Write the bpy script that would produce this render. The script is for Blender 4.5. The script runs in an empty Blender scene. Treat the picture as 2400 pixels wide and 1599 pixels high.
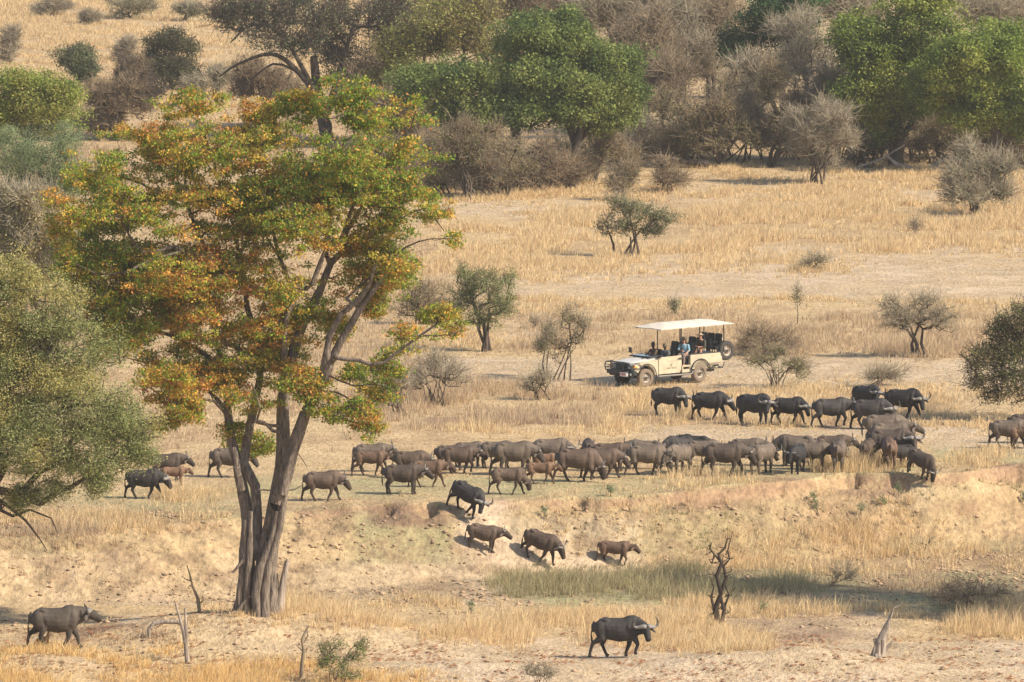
import bpy, bmesh, math
import numpy as np
from mathutils import Vector, Matrix
R=math.radians
SC=bpy.context.scene
COL=SC.collection
# ---------------------------------------------------------------- camera, world, sun, exposure
W,H,F=2400.0,1599.0,20000.0          # photograph size and focal length in its pixels (300 mm lens)
CZ=40.0
PITCH=math.atan((799.5+974)/F)
cd=bpy.data.cameras.new('camera'); cam=bpy.data.objects.new('camera',cd); COL.objects.link(cam)
cd.lens=300; cd.sensor_width=36; cd.clip_start=1; cd.clip_end=9000
cam.location=(0,0,CZ); cam.rotation_euler=(math.pi/2-PITCH,0,0)
SC.camera=cam
SUN_EL=R(38); SUN_AZ=R(-24)          # azimuth measured from +x (right of the picture), negative = towards the camera
wd=bpy.data.worlds.new('World'); SC.world=wd; wd.use_nodes=True
nt=wd.node_tree; bg=nt.nodes['Background']
sky=nt.nodes.new('ShaderNodeTexSky'); sky.sky_type='NISHITA'; sky.sun_disc=False
sky.sun_elevation=SUN_EL; sky.sun_rotation=math.pi/2-SUN_AZ; sky.dust_density=2.5; sky.altitude=600
nt.links.new(sky.outputs[0],bg.inputs[0]); bg.inputs[1].default_value=0.135
sd=bpy.data.lights.new('sun','SUN'); sun=bpy.data.objects.new('sun',sd); COL.objects.link(sun)
sd.energy=4.9; sd.angle=R(1.2); sd.color=(1.0,0.88,0.71)
sv=Vector((math.cos(SUN_EL)*math.cos(SUN_AZ),math.cos(SUN_EL)*math.sin(SUN_AZ),math.sin(SUN_EL)))
sun.rotation_euler=sv.to_track_quat('Z','Y').to_euler(); sun.location=(60,250,80)
SC.view_settings.view_transform='Standard'; SC.view_settings.look='None'
SC.view_settings.gamma=1; SC.view_settings.exposure=0.52; SC.view_settings.use_curve_mapping=False
HAZE=0.00012
# ---------------------------------------------------------------- helpers
rs=np.random.RandomState(11)
TAB=np.random.RandomState(5).rand(256,256)
def vn(x,y,s=1.0,o=0):
    x=np.asarray(x,float)/s+o*17.31; y=np.asarray(y,float)/s+o*9.73
    xi=np.floor(x).astype(int); yi=np.floor(y).astype(int); fx=x-xi; fy=y-yi
    fx=fx*fx*(3-2*fx); fy=fy*fy*(3-2*fy); a=xi&255; b=(xi+1)&255; c=yi&255; d=(yi+1)&255
    return (TAB[a,c]*(1-fx)+TAB[b,c]*fx)*(1-fy)+(TAB[a,d]*(1-fx)+TAB[b,d]*fx)*fy
def fbm(x,y,s,o=0,n=4):
    r=0;w=1;t=0
    for i in range(n): r=r+w*vn(x,y,s/2**i,o+i*3.7); t+=w; w*=.5
    return r/t
def sstep(a,b,x):
    t=np.clip((np.asarray(x,float)-a)/(b-a),0,1); return t*t*(3-2*t)
cp,sp=math.cos(PITCH),math.sin(PITCH)
def proj(x,y,z):                      # world -> pixel of the photograph
    f=y*cp-(z-CZ)*sp; u=y*sp+(z-CZ)*cp
    return W/2+F*x/f, H/2-F*u/f
def ray(px,py):
    a=(px-W/2)/F; b=-(py-H/2)/F
    d=np.array([a,cp+b*sp,-sp+b*cp]); return d
def at(px,py,Y):                      # point seen at a pixel, at distance Y
    d=ray(px,py); return np.array([0,0,CZ])+d*(Y/d[1])
def depth_of(py,z):
    return (CZ-z)/np.tan(PITCH+np.arctan((np.asarray(py,float)-H/2)/F))
CREST=np.array([(-700,1275),(-200,1262),(0,1258),(204,1248),(374,1234),(560,1212),(700,1195),(860,1183),(1000,1181),(1080,1178),(1200,1171),(1400,1166),(1600,1154),(1750,1134),(1900,1120),(2010,1110),(2120,1112),(2200,1112),(2320,1098),(2400,1086),(3300,1080)],float)
FOOT=np.array([(-700,1420),(0,1400),(300,1412),(560,1400),(800,1385),(1000,1362),(1200,1352),(1500,1340),(1800,1322),(2000,1308),(2300,1285),(3300,1270)],float)
BITES=[(1545,1725,1.),(1770,1870,.7),(1930,2050,.8),(2070,2150,1.),(850,950,.7),(960,1045,1.),(1310,1400,.6),(1440,1520,.4),(2290,2440,1.),(380,520,.5),(640,760,.4)]
MOUNDS=[(610,1.25,343.5,6.5,4.5),(1850,.85,337,4.5,3.2),(60,.5,333,5,3.5),(1100,.35,334,8,3)]
def hgt(x,y):
    x=np.asarray(x,float); y=np.asarray(y,float)
    f=y*cp+40*sp; u=W/2+F*x/np.maximum(f,200)
    uw=u+60*(fbm(x,y,4.5,3,3)-.5)
    cr=np.interp(uw,CREST[:,0],CREST[:,1]); ft=np.interp(u,FOOT[:,0],FOOT[:,1])
    dz=np.interp(u,[-700,0,600,1500,2400,3300],[2.2,2.4,2.7,2.9,3.1,3.2])
    Yt=depth_of(cr,0); Yf=np.minimum(depth_of(ft,-dz),Yt-3.5)
    Yt=Yt+2.2*(fbm(x,y*.3,4.0,9,4)-.5)
    t=np.clip((Yt-y)/np.maximum(Yt-Yf,1),0,1)
    cliff=(.75*sstep(.42,.66,fbm(x*.45,y*0.5,2.0,21,3))*sstep(1300,1600,u)+.7*sstep(.42,.66,fbm(x*.5,y*0.5,2.0,27,3))*sstep(760,860,u)*(1-sstep(980,1080,u)))
    bite=0*u
    for (b0,b1,amt) in BITES:
        rg=fbm(x,0*y,.45,101+b0%7,3)-.5; w_=(b1-b0)*.5; e=np.clip(1.25-np.abs(u-(b0+b1)/2)/w_-.9*np.abs(rg)*2,0,1); e=e*e*(3-2*e)
        bite=np.maximum(bite,e*amt); Yt=Yt+e*(.15+.9*rg)
    t=np.clip((Yt-y)/np.maximum(Yt-Yf,1),0,1)
    pr=(1-cliff)*(0.55*t+0.45*t*t*(3-2*t))+cliff*(np.clip(t*5,0,1)*.30+.70*t)
    drop=(np.clip(t*14,0,1)*.24)*(1-sstep(.22,.6,t))+.0; pr=np.maximum(pr,bite*drop)
    lip=.13*sstep(.0,.07,t)*(1-sstep(.12,.6,t))*sstep(1180,1300,u); pr=np.maximum(pr,pr*.6+lip)
    z=-dz*pr
    rough=np.sin(np.pi*np.clip(t,0,1))
    z=z+rough*.55*(fbm(x,y,1.7,31,4)-.5)+rough*.30*(fbm(x,y,.55,33,2)-.5)
    near=1-sstep(0,1,(y-Yt)/6)
    z=z+near*.16*(fbm(x,y,2.2,41,4)-.5)
    z=z+(1-near)*.16*(fbm(x,y,5,45,4)-.5)+1.0*(fbm(x,y,90,47,2)-.5)*sstep(470,560,y)
    for (mu,mh,my,rx,ry) in MOUNDS:
        mx=(mu-W/2)/F*my
        z=z+mh*np.exp(-((x-mx)/rx)**2-((y-my)/ry)**2)*(.85+.3*fbm(x,y,1.5,51,3))
    # eroded hole left of the big tree
    gx=(255-W/2)/F*336
    z=z-1.1*sstep(1,.25,np.sqrt(((x-gx)/2.1)**2+((y-335.8)/2.2)**2))
    z=z+37.5*(1-sstep(0,1,y/170.))**2
    z=z+.6*0
    return z
def hit(px,py):
    d=ray(px,py); Y=np.arange(300,1500,.15); P=d[None,:]*(Y/d[1])[:,None]; z=CZ+P[:,2]
    g=hgt(P[:,0],P[:,1]); k=np.argmax(z<=g)
    if z[k]>g[k]: k=len(Y)-1
    return np.array([P[k,0],P[k,1],g[k]])
def scale_at(Y): return F/(Y*cp+40*sp)

def tag(o,label=None,cat=None,group=None,kind=None):
    if label: o['label']=label
    if cat: o['category']=cat
    if group: o['group']=group
    if kind: o['kind']=kind
    return o
def empty(name,loc,label=None,cat=None,group=None,rot=(0,0,0),scale=1):
    o=bpy.data.objects.new(name,None); COL.objects.link(o); o.location=loc; o.rotation_euler=rot
    o.scale=(scale,)*3; o.empty_display_size=.3
    return tag(o,label,cat,group)
def mk(name,V,Fc,mat=None,parent=None,smooth=False,cols=None):
    """mesh object from arrays; Fc an (n,3) or (n,4) array or list of lists"""
    me=bpy.data.meshes.new(name); V=np.asarray(V,np.float32)
    if isinstance(Fc,np.ndarray) and Fc.ndim==2:
        n,k=Fc.shape; me.vertices.add(len(V)); me.vertices.foreach_set('co',V.ravel())
        me.loops.add(n*k); me.loops.foreach_set('vertex_index',Fc.astype(np.int32).ravel())
        me.polygons.add(n); me.polygons.foreach_set('loop_start',np.arange(0,n*k,k,dtype=np.int32))
        me.polygons.foreach_set('loop_total',np.full(n,k,np.int32))
    else:
        me.from_pydata(V.tolist(),[],[list(map(int,f)) for f in Fc])
    if cols is not None:
        ca=me.color_attributes.new('Col','FLOAT_COLOR','POINT')
        c=np.ones((len(V),4),np.float32); c[:,:3]=cols; ca.data.foreach_set('color',c.ravel())
    me.update(calc_edges=True)
    if smooth: me.polygons.foreach_set('use_smooth',np.ones(len(me.polygons),bool))
    if mat: me.materials.append(mat)
    o=bpy.data.objects.new(name,me); COL.objects.link(o)
    if parent: o.parent=parent
    return o
# ---------------------------------------------------------------- materials
def mat(name,col=(.5,.5,.5),rough=.85,metal=0,spec=.3):
    m=bpy.data.materials.new(name); m.use_nodes=True; b=m.node_tree.nodes['Principled BSDF']
    b.inputs['Base Color'].default_value=(*col,1); b.inputs['Roughness'].default_value=rough
    b.inputs['Metallic'].default_value=metal; b.inputs['Specular IOR Level'].default_value=spec
    return m
def nd(m,t,**k):
    n=m.node_tree.nodes.new(t)
    for a,b in k.items(): setattr(n,a,b)
    return n
def lk(m,a,b): m.node_tree.links.new(a,b)
def noisemul(m,src,scale,lo,hi,detail=6,coord='Object',stretch=(1,1,1),dist=0):
    """multiply colour socket src by a noise between lo and hi"""
    tc=nd(m,'ShaderNodeTexCoord'); mp=nd(m,'ShaderNodeMapping'); mp.inputs['Scale'].default_value=stretch
    no=nd(m,'ShaderNodeTexNoise'); no.inputs['Scale'].default_value=scale; no.inputs['Detail'].default_value=detail
    no.inputs['Roughness'].default_value=.65; no.inputs['Distortion'].default_value=dist
    mr=nd(m,'ShaderNodeMapRange'); mr.inputs[1].default_value=.3; mr.inputs[2].default_value=.7
    mr.inputs[3].default_value=lo; mr.inputs[4].default_value=hi
    mx=nd(m,'ShaderNodeMix',data_type='RGBA',blend_type='MULTIPLY'); mx.inputs[0].default_value=1
    lk(m,tc.outputs[coord],mp.inputs[0]); lk(m,mp.outputs[0],no.inputs['Vector']); lk(m,no.outputs[0],mr.inputs[0])
    lk(m,src,mx.inputs[6]); lk(m,mr.outputs[0],mx.inputs[7]); return mx.outputs[2],no.outputs[0]
def bump(m,h,strength,dist):
    b=nd(m,'ShaderNodeBump'); b.inputs['Strength'].default_value=strength; b.inputs['Distance'].default_value=dist
    lk(m,h,b.inputs['Height']); lk(m,b.outputs[0],m.node_tree.nodes['Principled BSDF'].inputs['Normal'])
def vcolmat(name,rough=.8,transl=0.0):
    m=mat(name,rough=rough,spec=.15); a=nd(m,'ShaderNodeVertexColor',layer_name='Col')
    b=m.node_tree.nodes['Principled BSDF']; lk(m,a.outputs[0],b.inputs['Base Color'])
    if transl:
        t=nd(m,'ShaderNodeBsdfTranslucent'); lk(m,a.outputs[0],t.inputs[0]); ms=nd(m,'ShaderNodeMixShader')
        ms.inputs[0].default_value=transl; out=m.node_tree.nodes['Material Output']
        lk(m,b.outputs[0],ms.inputs[1]); lk(m,t.outputs[0],ms.inputs[2]); lk(m,ms.outputs[0],out.inputs[0])
    return m
M_leaf=vcolmat('leaf',.6,.38); M_grass=vcolmat('dry_grass',.85,.45)
def barkmat(name,a,b,sc=6):
    m=mat(name,a,.95,spec=.1); bs=m.node_tree.nodes['Principled BSDF']
    rg=nd(m,'ShaderNodeRGB'); rg.outputs[0].default_value=(*a,1)
    c,h=noisemul(m,rg.outputs[0],sc,b,1.6,stretch=(1,1,.12),dist=.4); c2,_=noisemul(m,c,1.3,.7,1.25)
    lk(m,c2,bs.inputs['Base Color']); bump(m,h,.9,.06); return m
M_bark=barkmat('bark_grey_brown',(.215,.175,.14),.12,15)
M_barkdark=barkmat('bark_dark',(.085,.066,.052),.4,4)
M_twig=barkmat('twig_grey',(.28,.24,.17),.7,3)
M_twigbrown=barkmat('twig_brown',(.225,.175,.115),.7,3)
M_dead=barkmat('dead_wood',(.30,.25,.205),.45,9)
# ---------------------------------------------------------------- ground
def boxes(px,py,L):
    r=np.zeros_like(px)
    for (x0,x1,y0,y1,v) in L:
        sx=40;sy=9
        r=np.maximum(r,v*sstep(x0-sx,x0+sx,px)*(1-sstep(x1-sx,x1+sx,px))*sstep(y0-sy,y0+sy,py)*(1-sstep(y1-sy,y1+sy,py)))
    return r
SAND=[(980,1500,470,515,.9),(1500,2600,430,475,.5),(1050,2600,622,665,.9),(1150,2600,655,700,.8),(1500,2600,575,640,.65),(900,2600,838,905,.85),(1150,1420,740,800,.3),(1500,2400,1000,1032,.9),(2150,2700,1010,1060,.8),
 (-400,700,1290,1420,.45),(700,1200,1320,1400,.75),(1080,1500,1210,1340,.9),(1000,1250,1300,1420,1.),(300,900,1440,1530,.6),(900,2700,1500,1700,.95),(0,500,1490,1560,.35),(1650,2100,1425,1520,.5),(820,1000,1480,1600,.8),(2080,2200,1120,1200,.5),(1090,1180,1165,1260,.9)]
GREEN=[(560,1750,1120,1170,.7),(-100,560,1150,1215,.55),(1600,2150,1090,1125,.7),(2150,2600,1050,1085,.65),(780,1080,1200,1330,.6),(600,800,1180,1260,.25),(1480,1900,1180,1300,.45),(1150,1450,1170,1290,.25),(0,450,1250,1290,.3),(1700,2400,1335,1430,.8),(1200,1700,1385,1425,.85),(2080,2600,1265,1300,.8),(1140,1300,1180,1260,.3),(0,200,1280,1300,.4),(2130,2300,1130,1230,.4)]
SHADE_GREY=[(1700,2500,1365,1400,.45),(1550,1800,1380,1425,.4)]  # bands of tree shadow painted into the ground colour
DIRT=[(1560,1700,1148,1195,.9),(1800,1880,1120,1160,.6),(1960,2120,1115,1165,.8),(2300,2500,1085,1130,.9),(840,1040,1185,1235,.7),(1240,1400,1175,1230,.5),(180,340,1466,1515,1.),(1620,1900,1150,1200,.4),(900,1700,960,1000,.45),(1650,2000,960,1000,.5),(1700,2000,1440,1500,.35),(2030,2300,940,990,.3),(0,450,1220,1260,.35),(240,420,1260,1330,.2)]
us=np.concatenate([[-6,-3,-1.5,-.7,-.35,-.2,-.14],np.linspace(-.1,.1,640),[.14,.2,.35,.7,1.5,3,6]])
ys=np.concatenate([[-400,-60,0,20,45,70,100,130,160,200,250,290],np.arange(312,322,.5),np.arange(322,420,.16),np.arange(420,600,.8),np.arange(600,900,3),[930,980,1050,1150,1300,1600,2100,3000,4500,7000]])
U,Yg=np.meshgrid(us,ys); Xg=U*np.maximum(Yg,260)
Zg=hgt(Xg,Yg)
gpx,gpy=proj(Xg,np.maximum(Yg,200),Zg)
wx=gpx+120*(fbm(Xg,Yg,6,61,3)-.5); wy=gpy+26*(fbm(Xg,Yg,5,63,4)-.5)
n1=fbm(Xg,Yg,14,65,5); n2=fbm(Xg,Yg*.5,2.0,67,4); n3=fbm(Xg,Yg,.7,69,3)
def C(*a): return np.array(a)
straw=C(.50,.365,.205); straw2=C(.42,.295,.165); sandc=C(.48,.365,.235); sandp=C(.54,.42,.29); green=C(.32,.30,.16); dirt=C(.25,.165,.11); grey=C(.24,.20,.15)
def mixc(a,b,t): return a*(1-t[...,None])+b*t[...,None]
c=mixc(np.broadcast_to(straw,Xg.shape+(3,)),straw2,sstep(.4,.62,n1*.5+n2*.5))
s=boxes(wx,wy,SAND); c=mixc(c,sandc,np.clip(s*1.1+.9*(n2-.5),0,1)*sstep(.05,.4,s)); c=mixc(c,sandp,sstep(.55,.75,n2)*s*.7)
g=boxes(wx,wy,GREEN); c=mixc(c,green,np.clip(g*.75+g*1.6*(n2-.5),0,1))
g=boxes(wx,wy,SHADE_GREY); c=mixc(c,grey,g*sstep(.3,.6,n2))  # grey here is the tone of the painted shadow bands
g=boxes(wx,wy,DIRT); c=mixc(c,dirt,np.clip(g*(.25+1.5*sstep(.38,.6,n2)),0,.92))
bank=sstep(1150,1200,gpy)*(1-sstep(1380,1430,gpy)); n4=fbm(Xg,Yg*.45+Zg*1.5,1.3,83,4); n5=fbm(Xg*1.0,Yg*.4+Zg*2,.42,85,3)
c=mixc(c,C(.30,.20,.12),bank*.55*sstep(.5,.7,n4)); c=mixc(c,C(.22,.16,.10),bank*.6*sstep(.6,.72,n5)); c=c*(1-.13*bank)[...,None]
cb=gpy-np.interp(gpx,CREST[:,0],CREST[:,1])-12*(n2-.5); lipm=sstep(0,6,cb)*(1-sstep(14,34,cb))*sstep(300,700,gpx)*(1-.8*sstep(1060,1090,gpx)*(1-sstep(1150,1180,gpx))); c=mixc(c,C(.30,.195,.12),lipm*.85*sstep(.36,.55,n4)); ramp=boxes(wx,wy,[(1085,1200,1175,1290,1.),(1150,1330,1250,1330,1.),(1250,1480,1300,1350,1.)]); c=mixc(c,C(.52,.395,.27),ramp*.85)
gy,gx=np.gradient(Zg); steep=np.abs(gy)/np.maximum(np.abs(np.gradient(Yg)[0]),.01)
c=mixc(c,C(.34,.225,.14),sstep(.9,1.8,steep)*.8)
c=c*(.86+.28*n3)[...,None]*(.93+.14*n1)[...,None]
nr,nc=Xg.shape; idx=np.arange(nr*nc).reshape(nr,nc)
Fq=np.stack([idx[:-1,:-1],idx[:-1,1:],idx[1:,1:],idx[1:,:-1]],-1).reshape(-1,4)
mg=mat('ground_soil',rough=.95,spec=.05); vc=nd(mg,'ShaderNodeVertexColor',layer_name='Col')
c1,h1=noisemul(mg,vc.outputs[0],1.1,.84,1.14,8,stretch=(1,.6,1)); c2,h2=noisemul(mg,c1,5.0,.66,1.25,6,stretch=(1,.5,1)); c3,h3=noisemul(mg,c2,.33,.9,1.1,4)
lk(mg,c3,mg.node_tree.nodes['Principled BSDF'].inputs['Base Color']); bump(mg,h2,1.0,.14)
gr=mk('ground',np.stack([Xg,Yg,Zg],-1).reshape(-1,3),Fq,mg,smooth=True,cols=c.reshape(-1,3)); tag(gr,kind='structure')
# ---------------------------------------------------------------- dry grass (stuff)
# x0,x1,y0,y1, density, height, hue (0 gold 1 brown 2 green-grey 3 orange gold)
GZ=[(980,2600,385,468,.8,.75,0),(1750,2600,400,500,.7,.8,0),(1200,2600,480,590,1.,.95,0),(980,1900,530,650,.85,.75,0),(1900,2600,560,600,.4,.5,0),(1150,2600,695,738,.6,.55,0),(1150,2600,738,835,.5,.75,1),(1730,2250,770,835,.8,.95,1),
 (960,2000,560,660,.35,.5,0),(880,1500,740,820,.35,.5,0),(850,1420,890,1010,.65,.8,1),(1050,1500,930,1030,.5,.85,0),(1400,2600,900,1000,.35,.6,0),(1560,1650,950,1000,.9,.9,0),(1830,1960,950,1004,1.,1.,0),(1960,2050,960,1000,.5,.8,0),(2150,2600,960,1010,.6,.6,0),(2200,2600,900,960,.35,.5,0),
 (700,900,1000,1080,.4,.8,1),(1250,1600,1140,1165,.18,.8,0),(1585,1700,1095,1165,.55,1.1,0),(1680,1760,1085,1150,.4,1.0,0),(1890,2110,1070,1120,.95,1.1,0),(2060,2140,1060,1125,.7,1.2,0),(1700,1900,1115,1150,.3,.6,0),(2250,2400,1055,1095,.7,.8,0),
 (860,960,1150,1180,.35,.7,0),(330,560,1150,1210,.5,.7,0),(-100,560,1190,1260,.45,.6,0),(-100,330,1230,1290,.6,.75,1),(700,1060,1165,1260,.35,.35,0),(1150,2150,1150,1260,.45,.35,0),(1500,2000,1220,1300,.45,.5,0),(1700,2250,1235,1345,.9,.95,0),(2100,2600,1180,1300,.7,.8,0),(2150,2600,1290,1345,.5,.5,0),
 (-100,1100,1215,1390,.3,.16,1),(760,1080,1200,1330,.5,.2,2),(1120,1600,1190,1330,.35,.2,0),(1500,2000,1180,1290,.5,.25,2),(2150,2500,1100,1200,.5,.3,2),
 (1190,1760,1325,1400,.75,.95,2),(1760,1900,1340,1390,.5,.8,2),(2150,2360,1345,1430,.6,.9,1),(1600,2250,1330,1420,.25,.6,1),(1750,2100,1370,1400,.3,.5,2),
 (640,1000,1395,1450,1.,.75,0),(700,1250,1415,1475,1.,.75,0),(1000,1700,1435,1515,1.,.85,0),(1250,1780,1480,1535,.9,.75,0),(1600,1850,1400,1450,.8,.75,0),(1850,2200,1415,1440,.5,.8,0),(2230,2600,1405,1485,.95,.85,0),(2100,2250,1430,1455,.5,.5,0),
 (480,720,1420,1450,.7,.45,0),(380,700,1440,1480,.35,.25,0),(-100,400,1525,1700,.95,.55,3),(350,780,1560,1700,.95,.6,3),(780,1080,1578,1700,.8,.5,3),(100,500,1500,1540,.3,.35,3),(180,420,1470,1520,.35,.4,1),(1640,1760,1470,1535,.5,.5,1),
 (-100,600,-60,330,.7,.8,0),(600,1000,-60,250,.4,.6,0),(450,1000,620,1000,.3,.6,1),(-100,2500,280,400,.4,.6,1),(850,1060,560,900,.25,.5,1),(0,560,330,1120,.25,.5,1),(1250,1400,990,1030,.5,.8,0),(1000,1250,960,1010,.35,.7,1)]
N=520000
yy=np.sqrt(rs.rand(N)*(880**2-315**2)+315**2); uu=(rs.rand(N)*2-1)*.074; xx=uu*yy
zz=hgt(xx,yy); px,py=proj(xx,yy,zz)
w1=px+220*(fbm(xx,yy,6,71,3)-.5); w2=py+42*(fbm(xx,yy*.6,5,73,3)-.5)
den=np.full(N,.07); ht=np.full(N,.16); hue=np.zeros(N)
patch=fbm(xx,yy*.6,2.6,75,3)
for (x0,x1,y0,y1,d,hh,hu) in GZ:
    sx=60;sy=12
    b=d*sstep(x0-sx,x0+sx,w1)*(1-sstep(x1-sx,x1+sx,w1))*sstep(y0-sy,y0+sy,w2)*(1-sstep(y1-sy,y1+sy,w2))
    k=b>den; den=np.where(k,b,den); ht=np.where(k,hh*(.25+.75*np.minimum(1,b/d)**1.5),ht); hue=np.where(k,hu,hue)
big=fbm(xx,yy*.5,9,78,3)
pr=den*np.clip(.1+3.4*(patch-.36)+1.6*(big-.5),0.03,1.4)
pr=pr*np.clip(1-(yy-420)/900,.5,1)*np.where((yy<366)&(ht>.3),2.2,1); ht=np.where((yy<352)&(ht>.4),ht*1.25,ht)
ok=(rs.rand(N)<pr)
xx,yy,zz,ht,hue,patch=[a[ok] for a in (xx,yy,zz,ht,hue,patch)]
ht=ht*(.30+.75*rs.rand(len(ht))**2)*(.35+1.1*patch)*np.clip(1.1-(yy-360)/700,.7,1.1)
def grass(name,x,y,z,h,hue,nb,label,cat):
    n=len(x); X=np.repeat(x,nb);Y=np.repeat(y,nb);Z=np.repeat(z,nb);Hh=np.repeat(h,nb)*(.5+.6*rs.rand(n*nb)); U_=np.repeat(hue,nb); m=n*nb
    a=rs.rand(m)*6.283; r=rs.rand(m)**.7*(.12+.35*Hh); lean=(.15+.8*rs.rand(m)**1.5)*Hh
    bx=X+np.cos(a)*r; by=Y+np.sin(a)*r; dx=np.cos(a)*lean+.10*Hh; dy=np.sin(a)*lean
    wd_=(.006+.009*rs.rand(m))*(Y/420)*np.where(Hh<.3,1.5,1); pa=rs.rand(m)*3.14; wxx=np.cos(pa)*wd_; wyy=np.sin(pa)*wd_
    V=np.empty((m,5,3),np.float32); z0=Z-.03
    V[:,0]=np.stack([bx-wxx,by-wyy,z0],1);V[:,1]=np.stack([bx+wxx,by+wyy,z0],1)
    V[:,2]=np.stack([bx+dx*.35+wxx*.8,by+dy*.35+wyy*.8,Z+Hh*.62],1);V[:,3]=np.stack([bx+dx*.35-wxx*.8,by+dy*.35-wyy*.8,Z+Hh*.62],1)
    V[:,4]=np.stack([bx+dx,by+dy,Z+Hh],1)
    b=np.arange(m)*5
    T=np.concatenate([np.stack([b,b+1,b+2],1),np.stack([b,b+2,b+3],1),np.stack([b+3,b+2,b+4],1)])
    pal=np.array([(.76,.59,.34),(.61,.47,.30),(.43,.38,.21),(.78,.56,.26)]); cc=pal[U_.astype(int)]
    cc=cc*(.72+.5*rs.rand(m))[:,None]; q=rs.rand(m)<.15; cc[q]*=np.array([.7,.6,.6])
    o=mk(name,V.reshape(-1,3),T,M_grass,cols=np.repeat(cc,5,0)); return tag(o,label,cat,kind='stuff')
grass('dry_grass',xx,yy,zz,ht,hue,11,'dry golden grass in tufts and sheets over the sandy plain','grass')
# fallen leaves on the pale sand in front
n=9000; a=330+rs.rand(n)*18; b=(rs.rand(n)*2-1)*.068*a; zq=hgt(b,a); qx,qy=proj(b,a,zq)
k=((fbm(b,a,1.6,81,3)>.52)&(qy>1430)); b,a,zq=b[k],a[k],zq[k]; n=len(a)
th=rs.rand(n)*6.28; sz=.05+.07*rs.rand(n); V=np.empty((n,4,3)); 
for j in range(4):
    V[:,j,0]=b+np.cos(th+j*1.57)*sz; V[:,j,1]=a+np.sin(th+j*1.57)*sz*.6; V[:,j,2]=zq+.02+.06*rs.rand(n)
cc=np.array([(.33,.15,.07)])*(.6+.9*rs.rand(n))[:,None]
tag(mk('leaf_litter',V.reshape(-1,3),np.arange(n*4).reshape(-1,4),M_leaf,cols=np.repeat(cc,4,0)),'rust brown fallen leaves scattered on the pale sand in front','leaves',kind='stuff')

# clods and stones on the bank and the sandy foreground
n=60000; a=322+rs.rand(n)*62; b=(rs.rand(n)*2-1)*.068*a; zq=hgt(b,a); qx,qy=proj(b,a,zq)
k=(qy>1185)&(rs.rand(n)<np.where(qy<1420,.5,.09)*sstep(.38,.6,fbm(b,a*.6+zq,1.9,87,3))); b,a,zq=b[k],a[k],zq[k]; n=len(a)
sz=(.025+.11*rs.rand(n)**4)[:,None]; O=np.array([(1,0,0),(0,1,0),(-1,0,0),(0,-1,0),(0,0,.8),(0,0,-.6)],float)
V=np.stack([b,a,zq+.02],1)[:,None,:]+(O[None]*(.6+.8*rs.rand(n,6,1)))*sz[:,None,:]*np.array([1.3,1,.8])
T=np.array([(0,1,4),(1,2,4),(2,3,4),(3,0,4),(1,0,5),(2,1,5),(3,2,5),(0,3,5)]); Fk=(T[None]+(np.arange(n)*6)[:,None,None]).reshape(-1,3)
cc=np.array([(.36,.25,.16)])*(.55+.8*rs.rand(n))[:,None]
tag(mk('earth_clods',V.reshape(-1,3),Fk,vcolmat('clod_soil',.95),cols=np.repeat(cc,6,0)),'small brown earth clods strewn over the sandy bank','earth clods',kind='stuff')
# ---------------------------------------------------------------- trees and shrubs
def tubes(P0,P1,R0,R1,k):
    """one k-sided frustum per segment"""
    D=P1-P0; L=np.linalg.norm(D,axis=1,keepdims=True)+1e-9; D=D/L
    ref=np.where(np.abs(D[:,2:3])<.9,np.array([[0,0,1.]]),np.array([[1.,0,0]]))
    A=np.cross(D,ref); A/=np.linalg.norm(A,axis=1,keepdims=True); B=np.cross(D,A)
    n=len(P0); V=np.empty((n,2*k,3))
    P1=P1+D*R1[:,None]*.35
    for j in range(k):
        t=2*math.pi*j/k; O=A*math.cos(t)+B*math.sin(t)
        V[:,j]=P0+O*R0[:,None]; V[:,k+j]=P1+O*R1[:,None]
    b=(np.arange(n)*2*k)[:,None]; q=[]
    for j in range(k):
        j2=(j+1)%k; q.append(np.concatenate([b+j,b+j2,b+k+j2,b+k+j],1))
    return V.reshape(-1,3),np.concatenate(q)
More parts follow.
